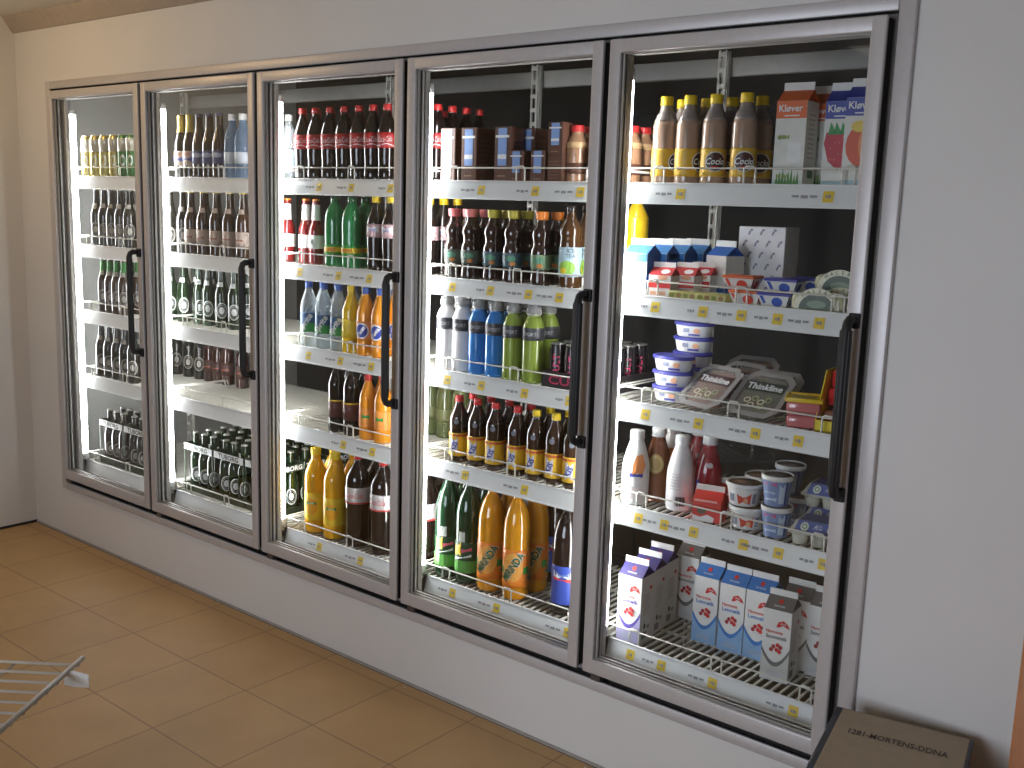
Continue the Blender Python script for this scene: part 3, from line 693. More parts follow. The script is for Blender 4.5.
def meat_tray(root, tint, lab):
    cl = mat('tray_plastic',(.50,.46,.44),.08,trans=.84,alpha=(.92,.90,.88)); rimm = mat('tray_rim',(.27,.25,.24),.25,coat=.3)
    w, l = .078, .10
    M0 = Matrix.Translation((0,-.055,.012)) @ Matrix.Rotation(math.radians(40),4,'X')
    def oct_(w_, y0, y1, c): return [(-w_+c,y0),(w_-c,y0),(w_,y0+c),(w_,y1-c),(w_-c,y1),(-w_+c,y1),(-w_,y1-c),(-w_,y0+c)]
    b = MB(); lo = oct_(w-.012,.010,2*l*.78-.010,.022); hi = oct_(w,0,2*l*.78,.026)
    n = 8; V = [M0 @ Vector((x,y,-.022)) for x, y in lo]+[M0 @ Vector((x,y,.0)) for x, y in hi]
    b.add(V, [tuple(reversed(range(n)))]+[(i,(i+1)%n,n+(i+1)%n,n+i) for i in range(n)], cl); b.build('tray', root)
    MB().prism(oct_(w-.016,.014,2*l*.78-.014,.02), tint, -.020, -.006, M0).build('sliced_meat', root)
    Q = MB(); oo = oct_(w+.004,-.004,2*l*.78+.004,.028); ii = oct_(w-.012,.012,2*l*.78-.012,.022)
    Q.band(oo+oo[:1], ii+ii[:1], rimm, lambda u, v: tuple(M0 @ Vector((u, v, .0030)))); Q.build('rim', root)
    L = MB().prism(oct_(w+.003,-.003,2*l*.78+.003,.027), cl, .0005, .0022, M0); L.build('film_lid', root)
    P = MB(); f = lambda u, v: tuple(M0 @ Vector((u, v, .0032))); f2 = lambda u, v: tuple(M0 @ Vector((u, v, .0042)))
    P.flat(rect(-w*.78,w*.78,.088,.122), lab, f); P.text('Thinkline', whitep, f2, 0, .104, .022, w=.112, bold=.02)
    for k, (a, c) in enumerate([(-.03,.052),(-.008,.060),(.014,.050),(.034,.060),(-.012,.036),(.02,.034)]): P.ring(a,c,.011,.010,.004,mat('olive_ring',(.30,.34,.16),.5) if k%2 else mat('cream_ring',(.66,.58,.42),.5),f,12)
    P.build('film_print', root)
@kind('trayham', 'sliced_meat_tray', 'clear tray of brown sliced meat leaning back', 'tray', 'leaning sliced meat trays')
def _(root): meat_tray(root, mat('brown_meat',(.42,.25,.19),.5), mat('dark_maroon_label',(.06,.02,.02),.4))
@kind('traygreen', 'sliced_meat_tray', 'clear tray with green sliced filling leaning back', 'tray', 'leaning sliced meat trays')
def _(root): meat_tray(root, mat('green_meat',(.20,.22,.13),.5), mat('dark_moss_label',(.03,.04,.025),.4))
@kind('pinktub', 'pate_tub', 'pink square tub with yellow lid', 'tub', 'pink square tubs')
def _(root):
    b = MB().rbox(-.042,.042,-.042,.042,0,.034,mat('pink_plastic',(.62,.20,.20),.12,coat=.5),.009,3).rbox(-.044,.044,-.044,.044,.034,.072,mat('pink_plastic',(.62,.20,.20)),.009,3); b.build('tub_body', root)
    L = MB(); ym = mat('lid_yellow',(.84,.60,.03),.3); x = .049
    L.rbox(-x,x,-x,x,.070,.078,ym,.003,2); L.rbox(-x,x,-x,-x+.008,.074,.082,ym,.002,2); L.rbox(-x,x,x-.008,x,.074,.082,ym,.002,2); L.rbox(-x,-x+.008,-x,x,.074,.082,ym,.002,2); L.rbox(x-.008,x,-x,x,.074,.082,ym,.002,2)
    L.flat(rect(-.032,.032,-.032,.032), mat('olive_film',(.45,.36,.10),.3), topf(.078)); L.build('lid', root)
@kind('displaybox', 'display_box', 'yellow display box with red packets', 'box', 'yellow display boxes')
def _(root):
    ym = mat('bright_yellow_card',(.84,.66,.02),.5); w, d, h = .046, .085, .155
    b = MB(); t = .003
    b.box(-w,w,d-t,d,0,h,ym).box(-w,w,-d,d,0,t,ym).box(-w,w,-d,-d+t,0,.03,ym)
    for s in (-1, 1): b.prism([(-d,0),(d,0),(d,h),(-d*.35,h),(-d,.03)], ym, 0, t, Matrix(((0,0,1,s*w-(t if s>0 else 0)),(1,0,0,0),(0,1,0,0),(0,0,0,1))))
    b.build('card_body', root)
    for i, (z, m) in enumerate([(.005,'brown'),(.062,'red'),(.108,'red')]):
        mm = mat('packet_red',(.66,.03,.03),.3,coat=.5) if m == 'red' else mat('packet_brown',(.36,.15,.09),.35,coat=.3)
        MB().rbox(-w+.008,w-.008,-d*.55+.02*i,d-.01,z,z+.045,mm,.006,2).build('packet', root)
def drink(root, body, label, emb=None):
    pts = [(.034,0),(.040,.005),(.041,.03),(.041,.10),(.038,.130),(.029,.165),(.0205,.19),(.0195,.200)]
    prof = soft(pts)
    b = MB().lathe([(0,.003)]+prof, body, 24); b.build('bottle_body', root)
    cap_mb(.0215, .199, .222, white).build('cap', root)
    P = MB(); emb(P, cyl(.041), .041); P.build('print', root)
def prof_map(u, v, e=.0014):
    r = radius_at(soft([(.034,0),(.040,.005),(.041,.03),(.041,.10),(.038,.130),(.029,.165),(.0205,.19),(.0195,.200)]), v)+e
    return (r*math.sin(u/.041), -r*math.cos(u/.041), v)
@kind('drinkwhite', 'drinking_yogurt_bottle', 'white drinking yogurt bottle with orange patch', 'bottle', 'drinking yogurt bottles')
def _(root):
    def e(P, f, r): P.flat([(.004,.092),(.034,.090),(.046,.12),(.040,.155),(.016,.15),(.006,.125)], mat('rust_print',(.72,.26,.07),.45), prof_map); P.flat(rect(-.004,.036,.086,.098), mat('navy_print',(.02,.04,.30)), lambda u,v: prof_map(u,v,.0022)); P.flat(rect(.0,.03,.02,.06), mat('faint_pink',(.80,.72,.70),.5), prof_map)
    drink(root, white, None, e)
@kind('drinkbrown', 'drinking_yogurt_bottle', 'brown drinking yogurt bottle with gold round mark', 'bottle', 'drinking yogurt bottles')
def _(root):
    def e(P, f, r): P.flat(circ(.006,.118,.026,.030), mat('antique_gold',(.42,.29,.11),.4), prof_map); P.ring(.006,.118,.020,.024,.004,mat('pale_gold',(.60,.48,.22),.4),lambda u,v: prof_map(u,v,.0026))
    drink(root, mat('cocoa_plastic',(.17,.055,.025),.22,coat=.4), None, e)
@kind('drinkgrey', 'drinking_yogurt_bottle', 'pale grey yogurt bottle with barcode', 'bottle', 'drinking yogurt bottles')
def _(root):
    def e(P, f, r):
        for k in range(7): P.flat(rect(-.004+.0042*k,-.0018+.0042*k+.0012*(k%2),.018,.046), ink, prof_map)
        for k in range(6): P.flat(rect(-.024,.010,.066+.009*k,.068+.009*k), mat('mauve_text',(.55,.50,.52),.5), prof_map)
    drink(root, mat('pale_grey_plastic',(.72,.70,.70),.3), None, e)
@kind('drinkred', 'drinking_yogurt_bottle', 'dark red drinking yogurt bottle', 'bottle', 'drinking yogurt bottles')
def _(root):
    def e(P, f, r):
        P.flat([(-.034,.01),(-.026,.01),(-.012,.17),(-.018,.17)], whitep, prof_map); P.flat(circ(.014,.14,.010,.008), mat('silver_print',(.62,.60,.60)), prof_map); P.flat(circ(-.020,.085,.006,.010), mat('navy_print',(.02,.04,.30)), lambda u,v: prof_map(u,v,.0024))
    drink(root, mat('wine_plastic',(.26,.015,.025),.2,coat=.5), None, e)
@kind('redcarton', 'cream_carton', 'red carton with white fin', 'carton', 'red cartons')
def _(root):
    sc = mat('bright_red_board',(.66,.04,.03),.45); w = .082
    def fp(P, f): P.flat(rect(-.036,.03,.058,.064), mat('pink_text',(.85,.45,.4),.5), f); P.flat([(-.040,.0),(.02,.0),(.024,.014),(.004,.022),(-.02,.012),(-.040,.018)], whitep, f); P.flat(circ(-.014,.030,.014,.008), mat('dark_patch',(.12,.10,.06),.5), f)
    gable(root, w, .070, .062, .022, .016, sc, sc, paper, (fp,), lambda P, f: P.flat(rect(-.03,.03,.03,.05), mat('dark_red_print',(.36,.02,.03)), f))
def cup(root, r0, r1, h, body, lidm, prints):
    MB().lathe([(0,.002),(r0*.96,0),(r0,.003),(r1,h-.012),(r1,h-.004)], body, 28).build('cup_body', root)
    MB().lathe([(r1*1.0,h-.014),(r1*1.06,h-.012),(r1*1.06,h-.001),(r1*1.03,h),(r1*.97,h-.001),(r1*.95,h-.005),(0,h-.005)], white, 28).build('rim', root)
    MB().lathe([(r1*.95,h-.0034),(0,h-.0028)], lidm, 28).build('foil_lid', root)
    P = MB(); f = lambda u, v: ((r0+(r1-r0)*v/h+.0012)*math.sin(u/r1), -(r0+(r1-r0)*v/h+.0012)*math.cos(u/r1), v)
    prints(P, f); P.build('print', root)
@kind('cupwhite', 'dairy_cup', 'white dairy cup with red fruit print', 'cup', 'white dairy cups')
def _(root):
    def p(P, f): P.flat(rect(-.036,-.018,.012,.036), mat('slate_text',(.22,.24,.34)), f); P.flat([(-.004,.008),(.034,.008),(.036,.040),(-.008,.036)], mat('fruit_red_print',(.62,.08,.05),.45), f); P.flat(circ(.020,.018,.007,.008), mat('salmon_print',(.80,.42,.25)), lambda u,v: (f(u,v)[0], f(u,v)[1]-.0008, v)); P.flat(rect(.040,.052,.01,.04), mat('slate_text',(.22,.24,.34)), f)
    cup(root, .041, .050, .064, white, mat('bronze_foil',(.20,.13,.10),.75,spec=.1), p)
@kind('cupblue', 'yogurt_cup', 'blue yogurt cup with white rim', 'cup', 'blue yogurt cups')
def _(root):
    def p(P, f): P.flat(rect(-.032,.008,.058,.070), mat('raspberry_text',(.55,.10,.24),.45), f); P.flat(rect(.016,.034,.010,.066), mat('ice_print',(.55,.66,.80),.45), f); P.flat(rect(.036,.040,.006,.072), mat('navy_print',(.02,.04,.30)), f); P.flat(rect(-.034,.004,.036,.042), mat('ice_print',(.55,.66,.80)), f); P.flat(rect(-.030,.010,.016,.026), mat('ice_print',(.55,.66,.80)), f)
    cup(root, .032, .041, .086, mat('yogurt_blue',(.22,.31,.54),.35), mat('dull_foil',(.24,.21,.21),.75,spec=.1), p)
@kind('eggs', 'egg_carton', 'grey pulp egg carton with blue label', 'carton', 'egg cartons')
def _(root):
    pulp = mat('egg_pulp',(.60,.59,.50),.8,bump=.4,scale=120)
    w, d = .075, .056; B = MB()
    for i in range(3):
        for j in range(2): B.lathe([(.016,0),(.019,.002),(.0245,.034)], pulp, 14, c=(-w+.025+.05*i,-.027+.054*j))
    B.rbox(-w-.002,w+.002,-d,d,.032,.038,pulp,.002,1); B.build('egg_tray', root)
    L = MB(); bt = [(-w,-d),(w,-d),(w,d),(-w,d)]; tp = [(-w+.016,-d+.022),(w-.016,-d+.022),(w-.016,d-.022),(-w+.016,d-.022)]
    L.add([(x,y,.038) for x, y in bt]+[(x,y,.066) for x, y in tp], [(0,1,5,4),(1,2,6,5),(2,3,7,6),(3,0,4,7),(4,5,6,7)], pulp); L.build('lid', root)
    S_ = MB(); bl = mat('egg_label_blue',(.11,.16,.42),.5)
    sl = lambda u, v: (u, -d+.022*v/.028-.0012, .038+v+.0008)
    S_.flat([(-w*.80,.001),(w*.80,.001),(w*.72,.0275),(-w*.72,.0275)], bl, sl)
    S_.flat([(-w*.70,-d+.022),(w*.70,-d+.022),(w*.70,d-.022),(-w*.70,d-.022)], bl, topf(.066,.0012))
    s2 = lambda u, v: (u, -d+.022*v/.028-.0022, .038+v+.0014)
    for x in (-.034,.036): S_.flat(circ(x,.014,.011,.010), mat('egg_white',(.80,.78,.70),.5), s2); S_.ring(x,.014,.007,.006,.002,green,lambda u,v: (u, -d+.022*v/.028-.0030, .038+v+.002),10)
    S_.text('ÆG', whitep, s2, 0, .016, .010); S_.build('label_wrap', root)
@kind('cangold', 'beer_can', 'gold and silver beer can', 'can', 'gold beer cans')
def _(root): can(root, mat('gold_can',(.62,.52,.16),.25,.6), mat('silver_can',(.72,.70,.60),.25,.5))
@kind('cangreen', 'beer_can', 'green beer can', 'can', 'green beer cans')
def _(root): can(root, mat('green_can',(.05,.20,.05),.25,.5), mat('silver_can',(.72,.70,.60)))
def can(root, m, m2):
    prof = [(.024,0),(.030,.008),(.033,.016),(.033,.172),(.027,.185),(.0265,.188)]
    L = MB().lathe([(0,.004)]+prof, m, 24); L.lathe([(.0334,.115),(.0334,.172),(.033,.173)], m2, 24)
    for a in (.5,2.6,4.7): L.flat(circ(a*.033,.075,.014,.026), m2, cyl(.033)); L.flat(circ(a*.033,.075,.008,.014), m, cyl(.033,.002))
    L.build('can_body', root)
    MB().lathe([(.0265,.187),(.0275,.190),(.025,.190),(.0235,.185),(0,.185)], m_steel, 24).build('can_lid', root)
@kind('carrier', 'bottle_carrier', 'white banded six pack carrier', 'carrier', 'six pack carriers')
def _(root):
    dk = mat('dark_green_card',(.022,.035,.018),.55); w, d = .1035, .0685
    b = MB(); t = .0012
    for y in (-d, d): b.box(-w,w,y-t,y+t,.002,.034,dk).box(-w,w,y-t,y+t,.186,.216,dk)
    for x in (-w, w): b.box(x-t,x+t,-d,d,.002,.034,dk).box(x-t,x+t,-d,d,.186,.216,dk)
    b.box(-w,w,-d,d,.0,.0016,dk)
    for x in (-w, w):
        for y in (-d, d): b.box(x-.004,x+.004,y-.0008,y+.0008,.001,.19,dk)
    b.build('card_wrap', root)
    P = MB(); f = front(-d-t)
    P.flat(rect(-w,w,.187,.215), whitep, f); P.text('TUBORG', dk, front(-d-t,.0018), 0, .201, .021, w=.14, bold=.03)
    g = right(w+t); P.text('TUBORG', whitep, g, 0, .201, .022, w=.125, bold=.04); P.build('white_band', root)
# ------------------------------------------------------------------ the room and the cooler
P_ = 0.775                                             # width of one cooler door
SHELF_Z = [1.746, 1.430, 1.118, 0.805, 0.378]
wallm = mat('wall_paint', (.72,.71,.69), .55, var=.02, scale=3)
ceilm = mat('ceiling_paint', (.72,.68,.60), .7, var=.02)
insul = mat('cooler_panel', (.50,.50,.47), .45, var=.03)
backm = mat('cooler_back_panel', (.032,.029,.026), .8, var=.1, scale=4)
alu = mat('satin_aluminium', (.57,.55,.55), .42, .25, var=.03, scale=60)
alud = mat('dull_aluminium', (.47,.45,.42), .42, .3, var=.05, scale=60)
gask = mat('black_rubber', (.015,.014,.014), .55)
wire = mat('cream_wire', (.74,.72,.64), .4)
railm = mat('white_rail', (.80,.81,.80), .35, var=.02)
tagm = mat('yellow_tag', (.82,.58,.05), .5)
smudge = mat('tag_text', (.30,.30,.32), .6)
zinc = mat('zinc_upright', (.66,.65,.60), .45, .2)
TUBE = emit_mat('lamp_tube', (.97,.98,1.0), LAMP)

b = MB().box(-.36,5.6,-5.2,.02,-.05,0,tile_mat()); struct(b, 'floor')
b = MB(); y0, y1 = .03, .11
b.box(-.36,-.012,y0,y1,0,2.478,wallm).box(3.895,4.275,y0,y1,0,2.478,wallm).box(-.012,3.895,y0,y1,0,.268,wallm).box(-.012,3.895,y0,y1,2.147,2.478,wallm)
struct(b, 'wall_front')
struct(MB().box(-.42,-.34,-5.2,.11,0,2.478,wallm), 'wall_left')
struct(MB().prism([(4.275,.03),(5.6,-.26),(5.6,-.16),(4.275,.11)], wallm, 0, 2.478), 'wall_right')
struct(MB().box(-.42,5.6,-5.2,.11,2.478,2.53,ceilm), 'ceiling')
struct(MB().prism([(.03,2.408),(.03,2.478),(-.022,2.478),(-.020,2.470),(.022,2.410)], mat('taupe_moulding',(.40,.34,.28),.5), -.34, 4.28, Matrix(((0,0,1,0),(1,0,0,0),(0,1,0,0),(0,0,0,1)))), 'trim_1')
struct(MB().box(-.34,-.335,-5.0,.03,.0,.012,gask), 'baseboard_left')
struct(MB().box(-.34,4.275,.024,.03,.0,.008,mat('grey_sealant',(.36,.33,.30),.7)), 'baseboard_front')
# walk-in box behind the doors
struct(MB().box(-.40,-.32,.11,1.75,0,2.45,insul), 'wall_cooler_left')
struct(MB().box(4.0,4.08,.11,1.75,0,2.45,insul), 'wall_cooler_right')
struct(MB().box(-.40,4.08,1.70,1.78,0,2.45,backm), 'wall_cooler_back')
struct(MB().box(-.40,4.08,.11,1.78,2.42,2.5,backm), 'ceiling_cooler')
struct(MB().box(-.40,4.08,.11,1.78,-.05,0,mat('cooler_floor',(.10,.095,.09),.7)), 'floor_cooler')

fr = empty('cooler_surround', (1.94, .03, .247)); tag(fr, 'long aluminium frame round all five glass cooler doors', 'cooler surround')
def fpart(mb, n):
    mb.v = [(x-1.94, y-.03, z-.247) for x, y, z in mb.v]; return mb.build(n, fr)
b = MB(); a, c, t = -.031, 3.923, .034
b.rbox(a,a+t,.014,.03,.247,2.170,alu,.003).rbox(c-t-.006,c,.014,.03,.247,2.170,alu,.003).rbox(a+t,c-t-.006,.0143,.03,2.135,2.170,alu,.003).rbox(a+t,c-t-.006,.0143,.03,.247,.281,alu,.003)
fpart(b, 'face_trim')
b = MB(); b.box(-.010,.003,.02,.11,.27,2.145,gask).box(3.881,3.893,.02,.11,.27,2.145,gask).box(-.010,3.893,.02,.11,2.135,2.146,gask).box(-.010,3.893,.02,.11,.27,.281,gask)  # jamb faces coloured black: the shade in the door gaps is painted in
fpart(b, 'jamb_lining')
b = MB(); b.rbox(.0,3.884,.056,.078,2.090,2.136,alud,.002).rbox(.0,3.884,.056,.078,.280,.330,alud,.002); fpart(b, 'crossbar')
for i in range(6):
    x = i*P_ + (.022 if i == 0 else -.014 if i == 5 else 0)
    fpart(MB().rbox(x-.04,x+.04,.055,.077,.281,2.136,alud,.003), 'mullion')

DOORN = ['leftmost', 'second', 'middle', 'fourth', 'rightmost']
SHN = ['top', 'second', 'third', 'fourth', 'bottom']
# doors
def make_door():
    r = empty('cooler_door'); w0, w1, z0, z1 = .010, .765, .306, 2.126; s = .037
    b = MB(); bot = .046
    b.rbox(w0,w0+s,-.002,.012,z0,z1,alu,.005,3).rbox(w1-s,w1,-.002,.012,z0,z1,alu,.005,3)
    b.rbox(w0+.002,w1-.002,-.0014,.0115,z1-s,z1-.0005,alu,.005,3).rbox(w0+.002,w1-.002,-.0014,.0115,z0+.0005,z0+bot,alu,.005,3)
    o = [b.build('door_frame', r)]
    b = MB(); q = .004
    b.box(w0+q,w0+s-.008,.0118,.050,z0+q,z1-q,gask).box(w1-s+.008,w1-q,.0118,.050,z0+q,z1-q,gask).box(w0+s-.008,w1-s+.008,.0118,.050,z1-s+.006,z1-q,gask).box(w0+s-.008,w1-s+.008,.0118,.050,z0+q,z0+bot-.006,gask)
    o.append(b.build('gasket', r))
    b = MB(); e = .006; g0, g1, h0, h1 = w0+s-.004, w1-s+.004, z0+bot-.004, z1-s+.004
    for ya, yb in ((.013,.019),(.028,.036)):
        b.box(g0,g0+e+.003,ya,yb,h0,h1,alud).box(g1-e-.003,g1,ya,yb,h0,h1,alud).box(g0,g1,ya,yb,h1-e,h1,alud).box(g0,g1,ya,yb,h0,h0+e,alud)
    o.append(b.build('spacer', r))
    o.append(MB().box(g0,g1,.021,.025,h0,h1,GLASS).build('glass_pane', r))
    b = MB(); xh = w1-.0145; zt, zb, yh = 1.442, 1.0, -.052
    prof = [(xh,-.004,zt-.008),(xh,-.034,zt-.008),(xh,-.046,zt-.014),(xh,yh,zt-.030),(xh,yh,zb+.030),(xh,-.046,zb+.014),(xh,-.034,zb+.008),(xh,-.004,zb+.008)]
    b.tube(prof, .0115, black, 10); b.rbox(xh-.0145,xh+.0145,yh-.007,yh+.009,zb+.030,zt-.030,black,.005,3)
    hd = b.build('handle', r); o.append(hd)
    for z in (zt-.008, zb+.008): o.append(MB().rbox(xh-.0135,xh+.0135,-.012,-.0015,z-.022,z+.014,black,.003,2).build('handle_foot', r))
    b = MB(); b.rbox(w0+.028,w0+.062,.004,.040,.284,.3055,mat('hinge_steel',(.12,.11,.11),.4,.6),.002,1); b.lathe([(.005,0),(.005,.003),(0,.003)], m_steel, 10, c=(w0+.03,-.0))
    b.v[-0:] = b.v[-0:]
    o.append(b.build('hinge', r)); KIDS[r.name] = o
    return r
d0 = make_door()
for i in range(5):
    d = d0 if i == 0 else copy_tree(d0)
    d.location = (i*P_, 0, 0)
    extra = ['over the beer cans and dark bottles', 'over water, cider and green beer bottles', 'over red capped cola and juice bottles', 'over chocolate milk cartons and sports drinks', 'over milk cartons and tubs'][i]
    tag(d, f'{DOORN[i]} glass cooler door with black handle, {extra}', 'cooler door', 'glass cooler doors')

# lamps on the mullions
def make_lamp():
    r = empty('fluorescent_lamp'); o = []
    o.append(MB().lathe([(.0165,.42),(.0165,2.03)], TUBE, 14).build('tube', r))
    for z in (.392, 2.028): o.append(MB().lathe([(.0185,z),(.0185,z+.03)], white, 14).build('end_cap', r))
    KIDS[r.name] = o; return r
l0 = make_lamp()
for i in range(5):
    l = l0 if i == 0 else copy_tree(l0)
    l.location = (i*P_+.0105+(.032 if i == 0 else 0), .0970, 0)
    tag(l, f'upright fluorescent tube at the hinge edge of the {DOORN[i]} cooler door', 'lamp', 'lamps between the cooler doors')

# rear uprights and tie rail
def make_upright():
    r = empty('shelf_upright'); b = MB(); x = .015
    b.box(-x,-x+.006,0,.007,0,2.19,zinc).box(x-.006,x,0,.007,0,2.19,zinc).box(-x,x,.026,.03,0,2.19,zinc)
    for k in range(44): b.box(-x,x,-.001,.004,.02+.05*k,.034+.05*k,zinc)
    o = [b.build('slotted_post', r)]
    o.append(MB().rbox(-.03,.03,-.008,.06,0,.004,zinc,.001,1).build('foot_plate', r)); KIDS[r.name] = o
    return r
u0 = make_upright()
for i in range(6):
    u = u0 if i == 0 else copy_tree(u0)
    u.location = (i*P_ + (.02 if i == 0 else -.026), .695, 0)
    nm = ['at the leftmost end of the shelves', 'between the leftmost and second doors', 'between the second and middle doors', 'between the middle and fourth doors', 'between the fourth and rightmost doors', 'at the rightmost end of the shelves'][i]
    tag(u, f'slotted grey shelf post {nm}', 'shelf post', 'slotted posts behind the shelves')
o = MB().rbox(-.02,3.93,.74,.765,-.030,.030,mat('pale_tie_rail',(.36,.355,.33),.5),.004,2).build('tie_rail', None, (0,0,2.143)); tag(o, 'long pale rail across the back above the top shelves', 'rail')

# shelves
TAGS = {(4, 0): [(0.192, 0.055), (0.614, 0.073)], (4, 1): [(0.131, 0.024), (0.283, 0.024), (0.399, 0.048), (0.503, 0.042), (0.617, 0.061)], (4, 2): [(0.118, 0.0), (0.291, 0.067), (0.464, 0.055), (0.586, 0.042)], (4, 3): [(0.113, 0.0), (0.201, 0.048), (0.297, 0.061), (0.452, 0.042), (0.555, 0.079), (0.681, 0.042)], (4, 4): [(0.11, 0.0), (0.218, 0.042), (0.387, 0.055), (0.632, 0.055)], (3, 0): [(0.242, 0.064), (0.46, 0.05), (0.629, 0.071)], (3, 1): [(0.126, 0.0), (0.291, 0.036), (0.447, 0.064), (0.567, 0.064)], (3, 2): [(0.112, 0.0), (0.263, 0.05), (0.444, 0.05), (0.62, 0.029)], (3, 3): [(0.201, 0.064), (0.457, 0.064)], (3, 4): [(0.156, 0.043), (0.355, 0.057), (0.649, 0.064)], (2, 0): [(0.232, 0.052), (0.405, 0.052), (0.603, 0.035)], (2, 1): [(0.12, 0.0), (0.337, 0.061), (0.501, 0.078)], (2, 2): [(0.168, 0.0), (0.349, 0.061), (0.515, 0.07)], (2, 3): [(0.367, 0.043), (0.524, 0.061)], (2, 4): [(0.231, 0.043), (0.464, 0.061)]}
def shelf_base():
    b = MB(); x0, x1 = .010, .765; n = 30
    for k in range(n):
        x = x0+.008+(x1-x0-.016)*k/(n-1); b.box(x-.003,x+.003,.122,.685,-.006,0,wire)
    for y in (.124,.30,.48,.66): b.box(x0,x1,y-.0035,y+.0035,-.012,-.006,wire)
    b.box(x0,x0+.007,.115,.70,-.020,0,wire); b.box(x1-.007,x1,.115,.70,-.020,0,wire)
    deck = b
    g = MB(); r = .0028; h = .044; y = .121
    g.tube([(x0+.002,y,-.001),(x0+.002,y,h-.008),(x0+.010,y,h),(x1-.010,y,h),(x1-.002,y,h-.008),(x1-.002,y,-.001)], r, wire, 5)
    for x in (.095,.128,.372,.405,.640,.673): g.tube([(x,y,-.001),(x,y,h)], r, wire, 5)
    for xa, xb in ((.095,.128),(.372,.405),(.640,.673)): g.tube([(xa,y-.001,h-.004),(xa+.006,y-.001,h+.005),(xb-.006,y-.001,h+.005),(xb,y-.001,h-.004)], r, wire, 5)
    g.tube([(x0+.002,y,-.001),(x1-.002,y,-.001)], r, wire, 5)
    for xe in (x0+.002, x1-.002): g.tube([(xe,y,h-.008),(xe,.40,h-.008),(xe,.41,.0)], r, wire, 5)
    x0, x1 = .026, .749
    q = MB(); q.add([(x0,.1145,.002),(x1,.1145,.002),(x1,.101,-.052),(x0,.101,-.052),(x0,.1185,.002),(x1,.1185,.002),(x1,.105,-.053),(x0,.105,-.053)], [(0,3,2,1),(4,5,6,7),(0,1,5,4),(1,2,6,5),(2,3,7,6),(3,0,4,7)], railm)
    q.rbox(x0,x1,.112,.1195,.000,.0045,railm,.001,1); q.rbox(x0,x1,.099,.106,-.055,-.050,railm,.001,1)
    e = MB(); e.rbox(x0-.008,x0-.001,.104,.128,-.05,.004,black,.002,1)
    return deck, g, q, e
dk, gd, rl, ec = shelf_base()
railf = lambda u, v: (u, .101+.0135*(v+.052)/.054-.0012, v)
railf2 = lambda u, v: (u, .101+.0135*(v+.052)/.054-.0020, v)
protos = [dk.build('wire_deck'), gd.build('guard_wire'), rl.build('price_rail'), ec.build('end_clip')]
SHELF = {}
for i in range(5):
    for s in range(5):
        r = empty('cooler_shelf', (i*P_, 0, SHELF_Z[s]))
        for p in protos[:3]:
            c = p if (i, s) == (0, 0) else p.copy()
            if c is not p: COL.objects.link(c)
            c.parent = r
            if p is protos[2]: rail = c
        if s == 4:
            c = protos[3] if i == 0 else protos[3].copy()
            if i: COL.objects.link(c)
            c.parent = r
        for x, tl in TAGS.get((i, s), []):
            T = MB().flat(rect(x-.014,x+.014,-.040,-.012), tagm, railf)
            T.flat(rect(x-.007,x-.002,-.029,-.022), smudge, railf2).flat(rect(x,x+.007,-.030,-.021), smudge, railf2)
            T.build('price_tag', rail)
            if tl:
                T = MB()
                for k in range(3): T.flat(rect(x-.024-tl+k*tl/3,x-.024-tl+(k+.8)*tl/3,-.029-.002*(k%2),-.023), smudge, railf)
                T.build('price_text', rail)
        tag(r, f'white wire shelf with price rail, {SHN[s]} level behind the {DOORN[i]} cooler door', 'shelf', 'wire shelves in the cooler')

# wooden cabinet at the picture's edge, printed box, wire stand
wd = mat('orange_wood', (.44,.18,.075), .45, var=.18, scale=14)
r = empty('wooden_cabinet', (4.66,-.42,0)); tag(r, 'orange wooden cabinet standing by the wall beside the box', 'cabinet')
MB().rbox(-.245,.30,-.2,.2,.06,1.15,wd,.006).build('cabinet_body', r); MB().rbox(-.23,.28,-.18,.19,0,.062,gask,.004).build('plinth', r)
MB().rbox(-.21,.265,-.208,-.198,.10,1.11,wd,.004).build('cabinet_door', r)

r = empty('printed_box', (4.10,-.22,0), .19); tag(r, 'dark edged box with brown printed lid beside the rightmost cooler door', 'box')
bk = mat('dark_box_side', (.022,.022,.028), .5); lid = mat('brown_box_lid', (.30,.235,.155), .55, var=.05)
hz = .50; w, d = .150, .175
MB().rbox(-w,w,-d,d,0,hz-.012,bk,.006).build('box_body', r)
MB().rbox(-w-.004,w+.004,-d-.004,d+.004,hz-.03,hz,bk,.005).build('lid_rim', r)
P = MB().rbox(-w+.013,w-.004,-d+.01,d-.004,hz-.002,hz+.0012,lid,.001,1); P.build('lid_panel', r)
T = MB(); T.text('1281-MORTENS-DDNA', mat('box_ink',(.05,.035,.03),.6), topf(hz+.0012), .004, d-.112, .026, w=.215, bold=.02)
T.text('T.U.I.', mat('pale_box_ink',(.42,.36,.28),.6), topf(hz+.0012), -.01, d-.153, .010, w=.03); T.build('lid_lettering', r)

chrome = mat('chrome_wire', (.78,.75,.68), .22, .3)
r = empty('wire_stand', (2.594,-1.297,0)); tag(r, 'chrome wire shelf stand corner with white plastic end clip', 'display stand')
a = Vector((.575,-.818,0)); c_ = Vector((-.80,-.60,0)); zt = .60
def at(p, q, z): v = a*p+c_*q; return (v.x, v.y, z)
b = MB(); b.tube([at(-.022,-.0,zt+.004), at(.62,-.0,zt+.004)], .0065, alud, 8); b.tube([at(.004,.60,zt), at(.62,.60,zt)], .005, chrome, 6)
b.build('edge_bar', r)
b = MB()
for k in range(14): p = .006+.047*k; b.tube([at(p,-.006,zt), at(p,.60,zt)], .0036, chrome, 6)
b.tube([at(-.004,.0,zt-.006), at(-.004,.6,zt-.006)], .003, chrome, 6)
for q in (.15,.35,.5): b.tube([at(0,q,zt-.008), at(.6,q,zt-.008)], .003, chrome, 6)
b.build('wire_grid', r)
